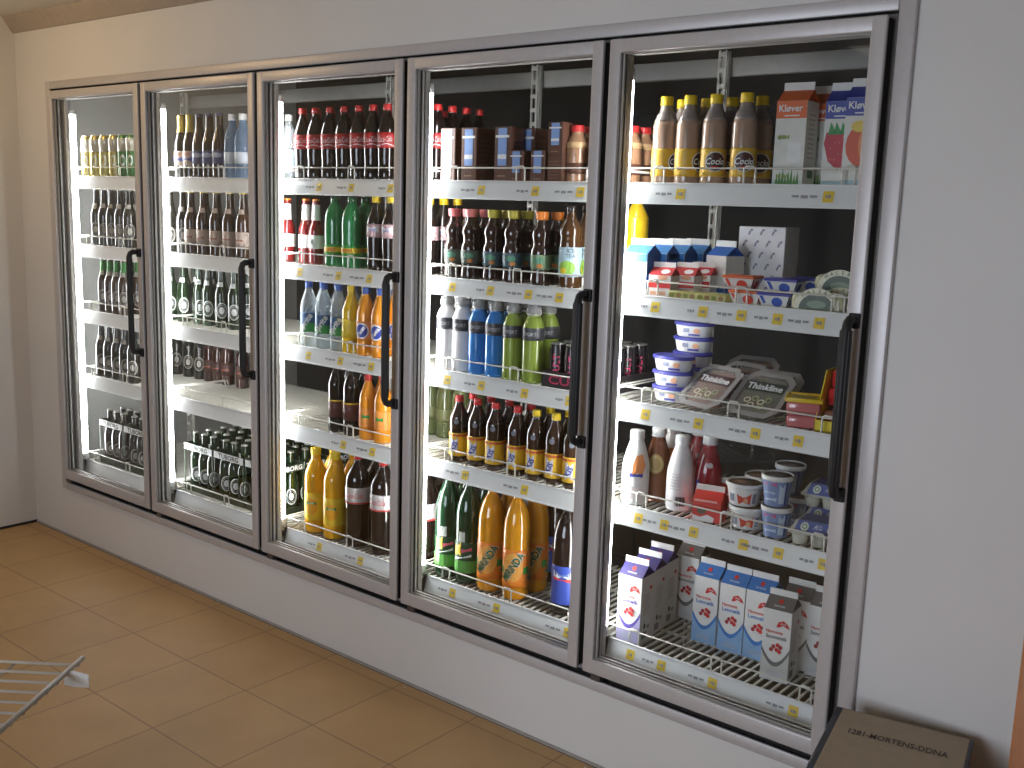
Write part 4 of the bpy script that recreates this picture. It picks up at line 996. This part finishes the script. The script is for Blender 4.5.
MB().prism([(-.005,-.030),(.030,-.030),(.052,-.026),(.054,.0),(.030,.008),(-.005,.0)], white, -.0015, .0015, Matrix.Translation(Vector(at(.052,-.046,zt))) @ Matrix(((-.80,0,.6,0),(-.60,0,-.8,0),(0,1,0,0),(0,0,0,1)))).build('end_clip', r)
b = MB().rbox(-.20,.20,-.16,.16,-.002,.002,white,.001,1); q = b.build('price_card', r, at(.30,.30,zt-.0135), math.atan2(-.60,-.80))
for p, q in ((.08,.36),(.56,.36),(.08,.58),(.56,.58)):
    MB().tube([at(p,q,0), at(p,q,zt)], .010, chrome, 8).build('leg', r)
LAYOUT = [
 (0,0,'cangold',0,[(0.056,0.165,0.04,0),(0.137,0.165,0.11,0),(0.221,0.165,0.07,0),(0.303,0.165,0.12,0)]),
 (0,0,'cangreen',0,[(0.379,0.165,0.13,0),(0.449,0.165,-0.0,0)]),
 (0,1,'beerdark',0,[(0.115,0.165,-0.02,0),(0.182,0.165,0.18,0),(0.252,0.165,0.04,0),(0.326,0.165,0.04,0),(0.398,0.165,0.22,0),(0.115,0.235,0.18,1),(0.182,0.235,0.13,1),(0.252,0.235,0.13,1),(0.327,0.235,0.11,1),(0.398,0.235,0.14,1)]),
 (0,2,'beerneck',0,[(0.157,0.165,-0.0,0),(0.2174,0.165,0.16,0),(0.2778,0.165,0.12,0),(0.3382,0.165,0.05,0),(0.156,0.235,0.19,1),(0.2164,0.235,0.15,1),(0.277,0.235,0.15,1),(0.338,0.235,0.07,1)]),
 (0,3,'beerdark',0,[(0.113,0.165,0.17,0),(0.185,0.165,0.09,0),(0.257,0.165,0.2,0),(0.327,0.165,0.19,0),(0.396,0.165,0.0,0),(0.112,0.235,0.03,1),(0.186,0.235,0.08,1),(0.257,0.235,0.05,1),(0.327,0.235,0.07,1),(0.396,0.235,0.12,1)]),
 (0,4,'carrier',0,[(0.215,0.21,0,('c',0))]),
 (0,4,'beerdark',0.0018,[(0.149,0.176,0.15,('p',0,0)),(0.215,0.176,0.15,('p',0,0)),(0.28,0.176,0.15,('p',0,0)),(0.149,0.244,0.15,('p',1,0)),(0.215,0.244,0.15,('p',1,0)),(0.28,0.244,0.15,('p',1,0))]),
 (0,4,'carrier',0,[(0.437,0.21,0,('c',2))]),
 (0,4,'beerdark',0.0018,[(0.371,0.176,0.15,('p',0,2)),(0.437,0.176,0.15,('p',0,2)),(0.502,0.176,0.15,('p',0,2)),(0.371,0.244,0.15,('p',1,2)),(0.437,0.244,0.15,('p',1,2)),(0.502,0.244,0.15,('p',1,2))]),
 (1,0,'cider',0,[(0.821,0.165,0.12,0),(0.886,0.165,0.2,0)]),
 (1,0,'darkblue',0,[(0.954,0.165,0.14,0),(1.025,0.165,0.2,0),(1.094,0.165,0.19,0)]),
 (1,0,'waterblue',0,[(1.182,0.165,0.22,0),(1.2504,0.165,0.14,0)]),
 (1,1,'beerdark',0,[(0.822,0.165,0.19,0)]),
 (0,1,'beerdark',0,[(0.702,0.181,0.02,0)]),
 (1,1,'beerbrown',0,[(0.885,0.165,0.21,0),(0.972,0.165,0.2,0),(1.064,0.165,0.12,0),(1.154,0.165,0.15,0),(1.245,0.165,0.03,0),(0.886,0.235,0.12,1),(0.972,0.235,-0.0,1),(1.065,0.235,0.22,1),(1.153,0.235,0.17,1),(1.245,0.235,0.02,1)]),
 (1,2,'beergreen',0,[(0.822,0.24,0.19,0),(0.889,0.24,-0.01,0),(0.984,0.24,0.13,0),(1.077,0.24,-0.01,0),(0.822,0.31,0.22,1),(0.889,0.31,-0.0,1),(0.984,0.31,-0.01,1),(1.076,0.31,0.08,1)]),
 (0,2,'beergreen',0,[(0.604,0.24,0.05,0),(0.699,0.24,0.16,0),(0.605,0.31,0.06,1),(0.7,0.31,0.22,1)]),
 (0,3,'beerdark',0,[(0.291,0.46,0.13,0),(0.394,0.46,0.02,0),(0.485,0.46,-0.01,0)]),
 (1,3,'beerred',0,[(0.822,0.46,0.2,0)]),
 (0,3,'beerred',0,[(0.567,0.46,0.19,0),(0.639,0.46,0.06,0),(0.704,0.464,0.21,0)]),
 (1,4,'carrier',0,[(0.91,0.225,0,('c',0,0))]),
 (1,4,'beergreen',0.0018,[(0.845,0.191,0.15,('p',0,0,0)),(0.91,0.191,0.15,('p',0,0,0)),(0.976,0.191,0.15,('p',0,0,0)),(0.845,0.259,0.15,('p',1,0,0)),(0.91,0.259,0.15,('p',1,0,0)),(0.976,0.259,0.15,('p',1,0,0))]),
 (1,4,'carrier',0,[(1.132,0.225,0,('c',1,0))]),
 (1,4,'beergreen',0.0018,[(1.067,0.191,0.15,('p',0,1,0)),(1.132,0.191,0.15,('p',0,1,0)),(1.198,0.191,0.15,('p',0,1,0)),(1.067,0.259,0.15,('p',1,1,0)),(1.132,0.259,0.15,('p',1,1,0)),(1.198,0.259,0.15,('p',1,1,0))]),
 (1,4,'carrier',0,[(1.354,0.225,0,('c',2,0))]),
 (1,4,'beergreen',0.0018,[(1.288,0.191,0.15,('p',0,2,0)),(1.354,0.191,0.15,('p',0,2,0)),(1.419,0.191,0.15,('p',0,2,0)),(1.288,0.259,0.15,('p',1,2,0)),(1.354,0.259,0.15,('p',1,2,0)),(1.419,0.259,0.15,('p',1,2,0))]),
 (1,4,'carrier',0,[(0.91,0.37,0,('c',0,1))]),
 (1,4,'beergreen',0.0018,[(0.845,0.336,0.15,('p',0,0,1)),(0.91,0.336,0.15,('p',0,0,1)),(0.976,0.336,0.15,('p',0,0,1)),(0.845,0.404,0.15,('p',1,0,1)),(0.91,0.404,0.15,('p',1,0,1)),(0.976,0.404,0.15,('p',1,0,1))]),
 (1,4,'carrier',0,[(1.132,0.37,0,('c',1,1))]),
 (1,4,'beergreen',0.0018,[(1.067,0.336,0.15,('p',0,1,1)),(1.132,0.336,0.15,('p',0,1,1)),(1.198,0.336,0.15,('p',0,1,1)),(1.067,0.404,0.15,('p',1,1,1)),(1.132,0.404,0.15,('p',1,1,1)),(1.198,0.404,0.15,('p',1,1,1))]),
 (1,4,'carrier',0,[(1.354,0.37,0,('c',2,1))]),
 (1,4,'beergreen',0.0018,[(1.288,0.336,0.15,('p',0,2,1)),(1.354,0.336,0.15,('p',0,2,1)),(1.419,0.336,0.15,('p',0,2,1)),(1.288,0.404,0.15,('p',1,2,1)),(1.354,0.404,0.15,('p',1,2,1)),(1.419,0.404,0.15,('p',1,2,1))]),
 (1,4,'carrier',0,[(0.91,0.515,0,('c',0,2))]),
 (1,4,'beergreen',0.0018,[(0.845,0.481,0.15,('p',0,0,2)),(0.91,0.481,0.15,('p',0,0,2)),(0.976,0.481,0.15,('p',0,0,2)),(0.845,0.549,0.15,('p',1,0,2)),(0.91,0.549,0.15,('p',1,0,2)),(0.976,0.549,0.15,('p',1,0,2))]),
 (1,4,'carrier',0,[(1.132,0.515,0,('c',1,2))]),
 (1,4,'beergreen',0.0018,[(1.067,0.481,0.15,('p',0,1,2)),(1.132,0.481,0.15,('p',0,1,2)),(1.198,0.481,0.15,('p',0,1,2)),(1.067,0.549,0.15,('p',1,1,2)),(1.132,0.549,0.15,('p',1,1,2)),(1.198,0.549,0.15,('p',1,1,2))]),
 (1,4,'carrier',0,[(1.354,0.515,0,('c',2,2))]),
 (1,4,'beergreen',0.0018,[(1.288,0.481,0.15,('p',0,2,2)),(1.354,0.481,0.15,('p',0,2,2)),(1.419,0.481,0.15,('p',0,2,2)),(1.288,0.549,0.15,('p',1,2,2)),(1.354,0.549,0.15,('p',1,2,2)),(1.419,0.549,0.15,('p',1,2,2))]),
 (1,0,'water',0,[(1.476,0.213,0.07,0)]),
 (2,0,'cola',0,[(1.619,0.165,0.09,0),(1.694,0.165,0.1,0),(1.773,0.165,0.13,0),(1.852,0.165,0.12,0),(1.93,0.165,0.11,0),(2.003,0.165,0.13,0),(2.074,0.165,0.21,0),(1.619,0.236,0.08,1),(1.694,0.236,0.04,1),(1.772,0.236,0.21,1),(1.852,0.236,0.11,1),(1.929,0.236,0.08,1),(2.003,0.236,-0.02,1),(2.074,0.236,0.13,1),(1.618,0.307,0.13,2),(1.694,0.307,0.14,2),(1.772,0.307,0.15,2),(1.853,0.307,-0.01,2),(1.929,0.307,0.14,2),(2.004,0.307,0.04,2),(2.074,0.307,0.12,2),(1.619,0.378,0.07,3),(1.694,0.378,0.07,3),(1.773,0.378,0.05,3),(1.852,0.378,0.17,3),(1.929,0.378,0.12,3),(2.003,0.378,0.05,3),(2.073,0.378,0.17,3),(1.618,0.449,0.02,4),(1.694,0.449,0.15,4),(1.772,0.449,0.06,4),(1.852,0.449,0.18,4),(1.93,0.449,0.19,4),(2.002,0.449,0.06,4),(2.074,0.449,0.19,4)]),
 (2,0,'cola',0,[(2.25,0.165,0.09,0),(2.249,0.236,0.01,1),(2.25,0.307,0.03,2),(2.251,0.378,0.18,3),(2.249,0.449,0.05,4)]),
 (2,1,'breezer',0,[(1.594,0.2,0.13,0),(1.6524,0.2,0.17,0)]),
 (1,1,'breezer',0,[(1.478,0.204,0.17,0)]),
 (2,1,'greenfat',0,[(1.801,0.165,0.06,0),(1.895,0.165,0.01,0)]),
 (2,1,'greenfat',0,[(1.883,0.24,0.05,1)]),
 (2,1,'yellowcapcola',0,[(2.022,0.165,0.17,0),(2.099,0.165,0.05,0),(2.022,0.237,0.08,1),(2.099,0.237,0.08,1),(2.023,0.309,0.02,2),(2.098,0.309,0.21,2)]),
 (2,2,'sprite',0,[(1.652,0.165,0.19,0),(1.739,0.165,0.22,0),(1.825,0.165,0.08,0),(1.653,0.235,0.2,1),(1.739,0.235,0.16,1),(1.825,0.235,0.14,1)]),
 (2,2,'lemon',0,[(1.8924,0.165,0.1,0),(1.8924,0.235,0.06,1)]),
 (2,2,'fanta',0,[(1.973,0.165,0.03,0),(2.049,0.165,-0.0,0),(1.973,0.235,0.05,1),(2.05,0.235,-0.01,1)]),
 (2,2,'breezer',0,[(2.23,0.38,0.2,0)]),
 (2,3,'darkband',0,[(1.815,0.165,0.15,0),(1.899,0.165,0.2,0),(1.815,0.235,0.2,1),(1.899,0.235,-0.02,1)]),
 (2,3,'orangered',0,[(1.987,0.165,0.16,0),(2.067,0.165,0.02,0),(1.986,0.235,0.14,1),(2.067,0.235,0.08,1)]),
 (2,3,'palegreen',0,[(2.08,0.4,0.21,0),(2.16,0.4,0.13,0),(2.24,0.4,0.06,0),(2.08,0.48,0.19,1),(2.16,0.48,0.17,1),(2.24,0.48,0.03,1)]),
 (2,4,'juice',0,[(1.68,0.175,0.11,0),(1.793,0.175,0.18,0),(1.679,0.269,0.17,1),(1.794,0.269,0.17,1)]),
 (2,4,'colabig',0,[(1.919,0.18,0.18,0),(2.056,0.18,-0.02,0),(1.919,0.285,0.19,1),(2.055,0.285,0.05,1)]),
 (2,4,'colabig',0,[(2.245,0.21,0.04,0),(2.245,0.315,0.08,1)]),
 (2,1,'yellowcapcola',0,[(2.25,0.2,0.09,0),(2.251,0.272,-0.02,1),(2.249,0.344,0.01,2)]),
 (3,0,'choctall',0,[(2.39,0.17,0,0),(2.482,0.17,0,0),(2.624,0.17,0,0)]),
 (3,0,'choctall',0,[(2.471,0.245,0,1)]),
 (3,0,'chocsmall',0,[(2.683,0.16,0,0),(2.768,0.16,0,0)]),
 (3,0,'choctall',0,[(2.658,0.25,0,1)]),
 (3,0,'chocplain',0,[(2.834,0.16,0,0)]),
 (3,0,'chocsmall',0.0825,[(2.833,0.16,0,'u')]),
 (3,0,'jar',0,[(2.883,0.18,0.01,0),(2.882,0.246,0.21,1),(2.884,0.312,0.0,2)]),
 (3,0,'jar',0,[(2.968,0.18,0.1,0),(3.035,0.18,0.06,0),(2.968,0.246,0.06,1),(3.035,0.246,0.12,1),(2.968,0.312,0.03,2),(3.035,0.312,0.01,2)]),
 (3,1,'sportpink',0,[(2.401,0.165,0.11,0),(2.477,0.165,0.15,0),(2.401,0.235,-0.0,1),(2.477,0.235,0.07,1)]),
 (3,1,'sportolive',0,[(2.573,0.165,0.13,0),(2.657,0.165,0.17,0),(2.573,0.235,0.17,1),(2.657,0.235,0.08,1)]),
 (3,1,'sportorange',0,[(2.771,0.165,0.07,0)]),
 (3,1,'sportorange',0,[(2.777,0.235,0.1,1)]),
 (3,1,'icetea',0,[(2.88,0.17,0.15,0),(2.88,0.25,0.15,1)]),
 (3,1,'lemontall',0,[(3.03,0.3,0.09,0)]),
 (3,2,'powerwhite',0,[(2.377,0.165,0.04,0),(2.4494,0.165,0.11,0),(2.377,0.24,-0.0,1),(2.4494,0.24,0.08,1)]),
 (3,2,'powerblue',0,[(2.5218,0.165,0.19,0),(2.595,0.165,0.2,0),(2.5218,0.24,0.2,1),(2.596,0.24,0.04,1)]),
 (3,2,'powergreen',0,[(2.67,0.165,0.09,0),(2.752,0.165,0.01,0),(2.67,0.24,0.14,1),(2.753,0.24,0.17,1)]),
 (3,2,'culttray',0,[(2.937,0.275,0,0)]),
 (3,2,'cult',0.0025,[(2.849,0.167,0.2,0),(2.908,0.167,0.2,0),(2.966,0.167,0.2,0),(3.026,0.167,0.2,0)]),
 (3,2,'cult',0.0025,[(2.849,0.233,0.2,1),(2.908,0.233,0.2,1),(2.966,0.233,0.2,1),(3.026,0.233,0.2,1)]),
 (3,2,'cult',0.0025,[(2.849,0.299,0.2,2),(2.908,0.299,0.2,2),(2.966,0.299,0.2,2),(3.026,0.299,0.2,2)]),
 (3,2,'cult',0.0025,[(2.849,0.365,0.2,3),(2.908,0.365,0.2,3),(2.966,0.365,0.2,3),(3.026,0.365,0.2,3)]),
 (3,3,'amberred',0,[(2.442,0.165,0.14,0),(2.525,0.165,0.16,0),(2.605,0.165,0.12,0),(2.699,0.165,0.0,0),(2.443,0.235,-0.02,1),(2.524,0.235,0.17,1),(2.604,0.235,0.0,1),(2.698,0.235,0.19,1)]),
 (3,3,'amberyel',0,[(2.778,0.165,0.02,0),(2.855,0.165,-0.01,0),(2.926,0.165,0.18,0),(2.778,0.235,0.18,1),(2.856,0.235,0.18,1),(2.927,0.235,0.12,1)]),
 (3,4,'greenbig',0,[(2.387,0.18,0.17,0),(2.484,0.18,-0.01,0),(2.388,0.28,0.1,1),(2.484,0.28,0.01,1)]),
 (3,4,'mirinda',0,[(2.587,0.18,0.16,0),(2.699,0.18,0.2,0),(2.586,0.28,0.06,1),(2.7,0.28,0.18,1)]),
 (3,4,'pepsi',0,[(2.902,0.185,0.04,0)]),
 (3,4,'pepsi',0,[(2.681,0.4,0.02,1)]),
 (4,0,'cocio',0,[(3.197,0.168,1.3,0),(3.272,0.168,1.3,0),(3.196,0.258,1.3,1),(3.273,0.258,1.3,1)]),
 (4,0,'cocio',0,[(3.353,0.168,0.31,0),(3.443,0.168,0.22,0),(3.353,0.258,0.23,1),(3.443,0.258,0.23,1)]),
 (4,0,'kloverorange',0,[(3.574,0.2,0.05,0)]),
 (4,0,'kloverorange',0,[(3.614,0.3,0,1)]),
 (4,0,'kloverstraw',0,[(3.684,0.25,0.1,0)]),
 (4,0,'kloverpeach',0,[(3.764,0.185,0.1,0)]),
 (4,1,'milksmall',0,[(3.139,0.172,0.03,0)]),
 (4,1,'milksmall',0,[(3.155,0.25,0.03,1)]),
 (4,1,'milksmall',0,[(3.166,0.335,0.03,2),(3.18,0.42,0.03,2)]),
 (4,1,'milksmallblue',0,[(3.302,0.37,-0.25,0)]),
 (4,1,'cream',0,[(3.219,0.168,0.12,0)]),
 (4,1,'cream',0,[(3.257,0.232,0.12,1),(3.27,0.302,0.12,1)]),
 (4,1,'flatpack',0,[(3.301,0.165,0.05,0),(3.39,0.165,0.05,0)]),
 (4,1,'whitebox',0,[(3.374,0.5,0.06,0)]),
 (4,1,'tuborange',0,[(3.482,0.178,0.1,0)]),
 (4,1,'tuborange',0.0387,[(3.461,0.178,0.1,'u')]),
 (4,1,'tubblue',0,[(3.566,0.178,0.1,0)]),
 (4,1,'tubblue',0.0387,[(3.584,0.178,0.1,'u')]),
 (4,1,'tubblue',0,[(3.615,0.285,0.1,1)]),
 (4,1,'tubblue',0.0387,[(3.61,0.285,0.1,'v')]),
 (4,1,'malebo',0,[(3.689,0.178,0.1,0)]),
 (4,1,'malebo',0,[(3.716,0.265,0.1,1)]),
 (4,1,'malebo',0.0455,[(3.711,0.265,0.1,'u')]),
 (4,2,'lidtub',0.0,[(3.227,0.235,-0.0,('s',0))]),
 (4,2,'lidtub',0.0452,[(3.227,0.235,0.1,('s',1))]),
 (4,2,'lidtub',0.0904,[(3.227,0.235,0.21,('s',2))]),
 (4,2,'lidtub',0.0,[(3.219,0.36,0.08,('t',0))]),
 (4,2,'lidtub',0.0452,[(3.219,0.36,0.16,('t',1))]),
 (4,2,'lidtub',0.0904,[(3.219,0.36,0.02,('t',2))]),
 (4,2,'lidtub',0.1356,[(3.219,0.36,0.15,('t',3))]),
 (4,2,'lidtub',0.1808,[(3.219,0.36,0.16,('t',4))]),
 (4,2,'trayham',0,[(3.362,0.21,-0.28,0)]),
 (4,2,'trayham',0,[(3.382,0.33,-0.22,1)]),
 (4,2,'traygreen',0,[(3.526,0.2,-0.12,0)]),
 (4,2,'traygreen',0,[(3.526,0.255,-0.12,1)]),
 (4,2,'trayham',0,[(3.348,0.48,0.1,2)]),
 (4,2,'pinktub',0,[(3.664,0.18,0.35,0)]),
 (4,2,'displaybox',0,[(3.753,0.23,0.05,0)]),
 (4,3,'drinkwhite',0,[(3.157,0.168,0.2,0)]),
 (4,3,'drinkbrown',0,[(3.1847,0.245,0.25,0)]),
 (4,3,'drinkgrey',0,[(3.29,0.205,0.3,0)]),
 (4,3,'drinkred',0,[(3.349,0.262,0.25,0)]),
 (4,3,'drinkwhite',0,[(3.186,0.33,-0.3,1)]),
 (4,3,'drinkred',0,[(3.2658,0.35,0.14,1)]),
 (4,3,'redcarton',0,[(3.407,0.175,0.22,0)]),
 (4,3,'redcarton',0,[(3.423,0.285,0.2,1)]),
 (4,3,'cupwhite',0,[(3.517,0.19,0.15,0)]),
 (4,3,'cupwhite',0.0645,[(3.505,0.19,0.15,'u')]),
 (4,3,'cupwhite',0,[(3.518,0.3,0.1,1)]),
 (4,3,'cupwhite',0.0645,[(3.506,0.3,0.1,'v')]),
 (4,3,'cupblue',0,[(3.6127,0.172,0.2,0)]),
 (4,3,'cupblue',0.0865,[(3.608,0.172,0.2,'u')]),
 (4,3,'cupblue',0,[(3.6147,0.31,0.1,1)]),
 (4,3,'cupblue',0.0865,[(3.582,0.31,0.1,'v')]),
 (4,3,'eggs',0,[(3.737,0.19,0.12,0)]),
 (4,3,'eggs',0,[(3.715,0.33,0.08,1)]),
 (4,3,'eggs',0.0675,[(3.707,0.33,0.08,'u')]),
 (4,4,'milkpurple',0,[(3.18,0.169,0.06,0),(3.171,0.256,0.06,1),(3.162,0.343,0.06,2)]),
 (4,4,'milkblue',0,[(3.354,0.322,0.05,0),(3.444,0.318,0.05,0),(3.527,0.322,0.05,0)]),
 (4,4,'milkgrey',0,[(3.215,0.45,0.05,1)]),
 (4,4,'milkgrey',0,[(3.628,0.228,0.1,0)]),
 (4,4,'milkgrey',0,[(3.63,0.345,0.06,1)]),
 (4,4,'milkgrey',0,[(3.716,0.335,0.04,0)]),
]
# ------------------------------------------------------------------ stock the shelves
PROTO = {}
ORD = ['first','second','third','fourth','fifth','sixth','seventh','eighth','ninth','tenth','eleventh','twelfth']
def new(key):
    fn, name, desc, cat, plural = KINDS[key]
    if key not in PROTO:
        r = empty(name); n0 = set(COL.objects.keys()); fn(r)
        KIDS[r.name] = [o for o in COL.objects if o.name not in n0]
        PROTO[key] = r; return r
    return copy_tree(PROTO[key])
placed = []
for d, s, key, dz, spots in LAYOUT:
    for x, y, rz, row in spots:
        placed.append((d, s, KINDS[key][2], row, x, y, dz, rz, key))
from collections import defaultdict
grp = defaultdict(list)
for k, p in enumerate(placed): grp[(p[0], p[1], p[2], 'all')].append(k)
rank = {}
def dist(v): return sorted(set(v))
DESC_N = {}
for g, ks in grp.items():
    rows = defaultdict(list)
    for k in ks: rows[placed[k][3]].append(k)
    for r, kk in rows.items():
        kk.sort(key=lambda k: (placed[k][4], placed[k][5]))
        for i, k in enumerate(kk): rank[k] = (i, len(kk), len(ks))
ROWN = {0:'front row', 1:'second row', 2:'third row', 3:'fourth row', 4:'fifth row', 'u':'upper of two', 'v':'upper at back',
        ('s',0):'bottom of front stack', ('s',1):'middle of front stack', ('s',2):'top of front stack', ('t',0):'bottom of rear stack', ('t',1):'second in rear stack', ('t',2):'third in rear stack', ('t',3):'fourth in rear stack', ('t',4):'top of rear stack'}
for k, (d, s, desc, row, x, y, dz, rz, key) in enumerate(placed):
    fn, name, _, cat, plural = KINDS[key]
    r = new(key); r.location = (x, y, SHELF_Z[s]+dz+.0004); r.rotation_euler = (0, 0, rz)
    i, n, tot = rank[k]
    where = f'{SHN[s]} shelf, {DOORN[d]} door'
    tup = isinstance(row, tuple)
    sh = ' '.join(desc.split()[:3])
    if tup and row[0] in 'cp':
        q = row[1:] if row[0] == 'c' else row[2:]
        pos = (['front ', 'middle ', 'back '][q[1]] if len(q) > 1 else '')+(['left', 'centre', 'right'][q[0]] if q else '')
        if row[0] == 'c': lab = f'{desc}, {pos} of the packs, {where}' if pos else f'{desc}, {where}'
        else: lab = f'{sh}, {ORD[i]} from left, {"front" if row[1] == 0 else "back"} row of {pos} carrier, {where}'.replace('  ', ' ')
    elif tot == 1: lab = f'{desc}, {where}'
    elif n == 1: lab = f'{desc}, {ROWN[row]}, {where}'
    else: lab = f'{desc}, {ORD[i]} from left, {ROWN[row]}, {where}'
    if len(lab.replace(',', '').split()) > 16: lab = lab.replace(' from left', '')
    if len(lab.replace(',', '').split()) > 16: lab = lab.replace(' row', '')
    tag(r, lab, cat, f'{plural} on the {SHN[s]} shelf of the {DOORN[d]} door')

# ------------------------------------------------------------------ light and camera
def area(name, loc, target, sx, sy, power, col, spread=PI):
    L = bpy.data.lights.new(name, 'AREA'); L.shape = 'RECTANGLE'; L.size = sx; L.size_y = sy; L.energy = power; L.color = col
    o = bpy.data.objects.new(name, L); COL.objects.link(o); o.location = loc
    L.spread = spread
    o.rotation_euler = (Vector(target)-Vector(loc)).to_track_quat('-Z', 'Y').to_euler(); return o
area('shop_window', (3.3,-4.9,1.35), (3.0,0,.75), 2.1, 1.6, WIN, (.80,.87,1.0), math.radians(95))
pl = bpy.data.lights.new('warm_lamp', 'POINT'); pl.energy = WARM; pl.color = (1.0,.66,.30); pl.shadow_soft_size = .05
po = bpy.data.objects.new('warm_lamp', pl); COL.objects.link(po); po.location = (.35,-.95,2.41)
area('ceiling_lamp_back', (3.4,-3.0,2.46), (3.4,-2.9,0), 1.4, 1.0, BACK, (1.0,.90,.76))
w = bpy.data.worlds.new('room_air'); S.world = w; w.use_nodes = True
w.node_tree.nodes['Background'].inputs['Color'].default_value = (.60,.60,.64,1); w.node_tree.nodes['Background'].inputs['Strength'].default_value = AMB
cam = bpy.data.cameras.new('camera'); cam.sensor_fit = 'HORIZONTAL'; cam.sensor_width = 36.0; cam.lens = 1038.47*36.0/1024; cam.clip_start = .05
co = bpy.data.objects.new('camera', cam); COL.objects.link(co); S.camera = co
yaw, pit, roll = -.6840, -.1696, .0312
dv = Vector((math.sin(yaw)*math.cos(pit), math.cos(yaw)*math.cos(pit), math.sin(pit)))
rv = Vector((math.cos(yaw), -math.sin(yaw), 0)); uv = rv.cross(dv)
r2 = rv*math.cos(roll)+uv*math.sin(roll); u2 = uv*math.cos(roll)-rv*math.sin(roll)
M = Matrix((r2, u2, -dv)).transposed().to_4x4(); M.translation = (4.7777,-2.4205,1.6732)
co.matrix_world = M
S.view_settings.view_transform = 'Standard'; S.view_settings.look = 'None'; S.view_settings.gamma = 1; S.view_settings.use_curve_mapping = False
S.view_settings.exposure = EXPOSURE
S.cycles.max_bounces = 8; S.cycles.transparent_max_bounces = 24; S.cycles.diffuse_bounces = 4; S.cycles.glossy_bounces = 4; S.cycles.caustics_reflective = False; S.cycles.caustics_refractive = False
S.cycles.sample_clamp_indirect = 4.0
